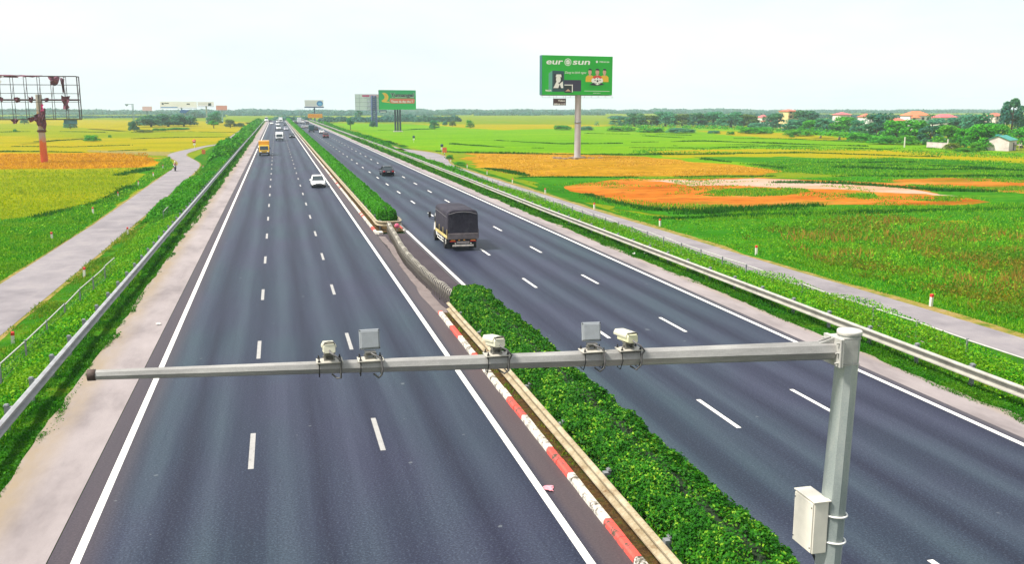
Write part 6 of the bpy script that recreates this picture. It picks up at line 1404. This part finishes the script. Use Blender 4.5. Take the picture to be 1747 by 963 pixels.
patch('rice_stalks', [(-20, 264), (250, 262), (266, 276), (235, 286), (-20, 290)], 6000, .3, leafy('ripe_blade', [(.40, .20, .003), (.50, .24, .004), (.60, .32, .006)]), 1.1, thr=0, sc=.1, lean=.3)
patch('straw_litter', [(800, 263), (960, 262), (1070, 267), (1270, 285), (1330, 291), (1300, 298), (900, 300), (850, 292)], 9000, .22, leafy('straw', [(.36, .17, .008), (.50, .26, .014), (.60, .36, .05)]), 1.3, lean=1.2, thr=.42, sc=.10)
patch('grass', [(1180, 334), (1215, 325), (1300, 320), (1370, 322), (1390, 327), (1340, 334), (1260, 337)], 5200, .32, WE, 1.1, thr=.42, sc=.16)
patch('grass', [(1400, 332), (1490, 331), (1500, 339), (1410, 341)], 1800, .3, WE, 1.1, thr=.45, sc=.16, seed=3); patch('grass', [(1540, 334), (1640, 336), (1660, 344), (1560, 343)], 1800, .3, WE, 1.1, thr=.45, sc=.16, seed=5)
patch('grass', [(940, 316), (1080, 302), (1300, 300), (1570, 309), (1640, 330), (1720, 346), (1660, 353), (1400, 354), (1300, 357), (1200, 362), (1090, 361), (1030, 348), (970, 334)], 15000, .26, WE, 1.1, thr=.56, sc=.12, seed=8)
patch('grass', [(1490, 304), (1620, 300), (1760, 302), (1760, 334), (1650, 326), (1550, 318)], 7000, .26, WE, 1.1, thr=.54, sc=.12, seed=9)
patch('grass', [(1150, 371), (1300, 361), (1747, 347), (1760, 361), (1500, 364), (1300, 374), (1190, 378)], 8000, .4, WE, 1.2, thr=.36, sc=.12)
patch('grass', [(1260, 281), (1340, 273), (1500, 269), (1650, 272), (1760, 278), (1760, 304), (1600, 304), (1450, 301), (1330, 294)], 11000, .28, WE, 1.2, thr=.44, sc=.07)
patch('grass', [(1080, 256), (1340, 250), (1600, 254), (1760, 262), (1760, 272), (1600, 266), (1340, 262), (1080, 262)], 6000, .25, WE, 1.2, thr=.52, sc=.05, seed=3)
# low bunds between the fields
BUND = [[(1080, 243), (1200, 241), (1350, 246), (1480, 250)], [(1150, 249), (1260, 247), (1330, 248)], [(850, 240), (960, 246), (1060, 245)], [(770, 246), (850, 251), (930, 253)], [(1000, 228), (1100, 229), (1180, 231)], [(1250, 262), (1380, 261), (1500, 265), (1600, 268)], [(1350, 276), (1450, 278), (1560, 277)], [(1420, 286), (1550, 290), (1700, 289)], [(1300, 297), (1400, 299), (1560, 302), (1747, 302)], [(1320, 312), (1420, 313), (1520, 319), (1600, 326), (1700, 328)], [(1120, 374), (1250, 370), (1400, 366), (1560, 361), (1747, 356)], [(1150, 366), (1260, 362), (1380, 360)], [(-20, 226), (80, 224), (180, 226)], [(20, 250), (120, 251), (220, 248)], [(225, 226), (320, 224.5), (400, 226)], [(60, 372), (120, 358), (180, 343), (225, 318)], [(200, 300), (240, 292), (262, 288)], [(830, 287), (900, 300)], [(-20, 259.5), (60, 259), (140, 260), (200, 257.5), (248, 255.5), (266, 258)], [(225, 237), (300, 235), (400, 233.5)], [(60, 242), (140, 238), (160, 240)], [(745, 258), (790, 261), (900, 263), (1070, 265), (1250, 263)], [(888, 302.5), (1000, 303), (1150, 302), (1300, 301), (1440, 301)],
 [(1080, 252), (1200, 253), (1300, 250), (1380, 250), (1500, 255), (1600, 252)], [(1100, 232), (1180, 236), (1340, 237), (1480, 243)], [(620, 232), (650, 240), (690, 250)], [(648, 222), (690, 222), (740, 220)], [(1200, 272), (1270, 279), (1340, 288)], [(1500, 282), (1600, 283), (1747, 292)], [(1000, 331), (1045, 345), (1110, 359), (1200, 361), (1300, 355), (1400, 352)]]
Q = []
for pl in BUND:
    pts = np.array([gp(a, b_, -1.54) for a, b_ in pl])
    for a, b_ in zip(pts[:-1], pts[1:]):
        D = ((a+b_)/2-VC) @ VF; L = np.hypot(*(b_-a)[:2]); n = int(L/(D*.0011)*7); t_ = RNG.random((n, 1)); P = a+(b_-a)*t_+np.stack([RNG.normal(size=n)*.5, RNG.normal(size=n)*.5, np.zeros(n)], 1)
        f = fbm(P[:, 0], P[:, 1], .06, 2); k = f > .33; P, f = P[k], f[k]; Q.append(blades(P, D*.0014, np.maximum(.2, 1.1*(f-.25)), .6))
o = ngons('grass_bund', np.concatenate(Q), 3, leafy('bund_grass', [(0.007, 0.068, 0.0017), (0.014, 0.108, 0.0022), (0.034, 0.162, 0.0033)])); o['kind'] = 'stuff'
# scraps of litter and the rag on the line
LIT = plain('paper_white', (.72, .70, .64), .8)
for i, (px, py, z, lb) in enumerate([(270.5, 554, 0.02, 'crumpled white paper scrap at the edge of the left shoulder grass'), (1081, 434, .1, 'larger white paper scrap in the grass strip of the right shoulder'), (1101, 433, .1, 'smaller white paper scrap in the grass strip of the right shoulder')]):
    o = rag(0, 0, .26, .18, LIT, 30+i); o.parent = None; o.name = 'paper_scrap'; o.data.name = 'paper_scrap'
    for v in o.data.vertices: v.co = Vector((v.co.x, (v.co.z)*1.0, abs(v.co.y+1.5)*.25+.02))
    o.location = tuple(gp(px, py, z)); tag(o, lb, 'litter', 'paper scraps in the grass')
o = rag(0, 0, .34, .34, plain('rag_pink', (.62, .22, .26), .9, 0, .2, 9), 44); o.parent = None; o.name = 'cloth_rag'; o.data.name = 'cloth_rag'
for v in o.data.vertices: v.co = Vector((v.co.x, v.co.z, abs(v.co.y+1.5)*.15+.012))
o.location = tuple(gp(934, 832, 0)); tag(o, 'pink cloth rag lying on the white line beside the median', 'rag')

# ================================================================== THE AIR
if HAZE_DENSITY:
    mb = MB(); mb.box((100, 1100, 17.5), (5600, 3400, 38.5)); m = bpy.data.materials.new('haze'); m.use_nodes = True; m.node_tree.nodes.clear()
    v = m.node_tree.nodes.new('ShaderNodeVolumePrincipled'); v.inputs['Density'].default_value = HAZE_DENSITY; v.inputs['Color'].default_value = (.74, .90, .98, 1); v.inputs['Anisotropy'].default_value = .1
    ou = m.node_tree.nodes.new('ShaderNodeOutputMaterial'); m.node_tree.links.new(v.outputs[0], ou.inputs['Volume'])
    o = mb.build('haze', m); o['kind'] = 'stuff'
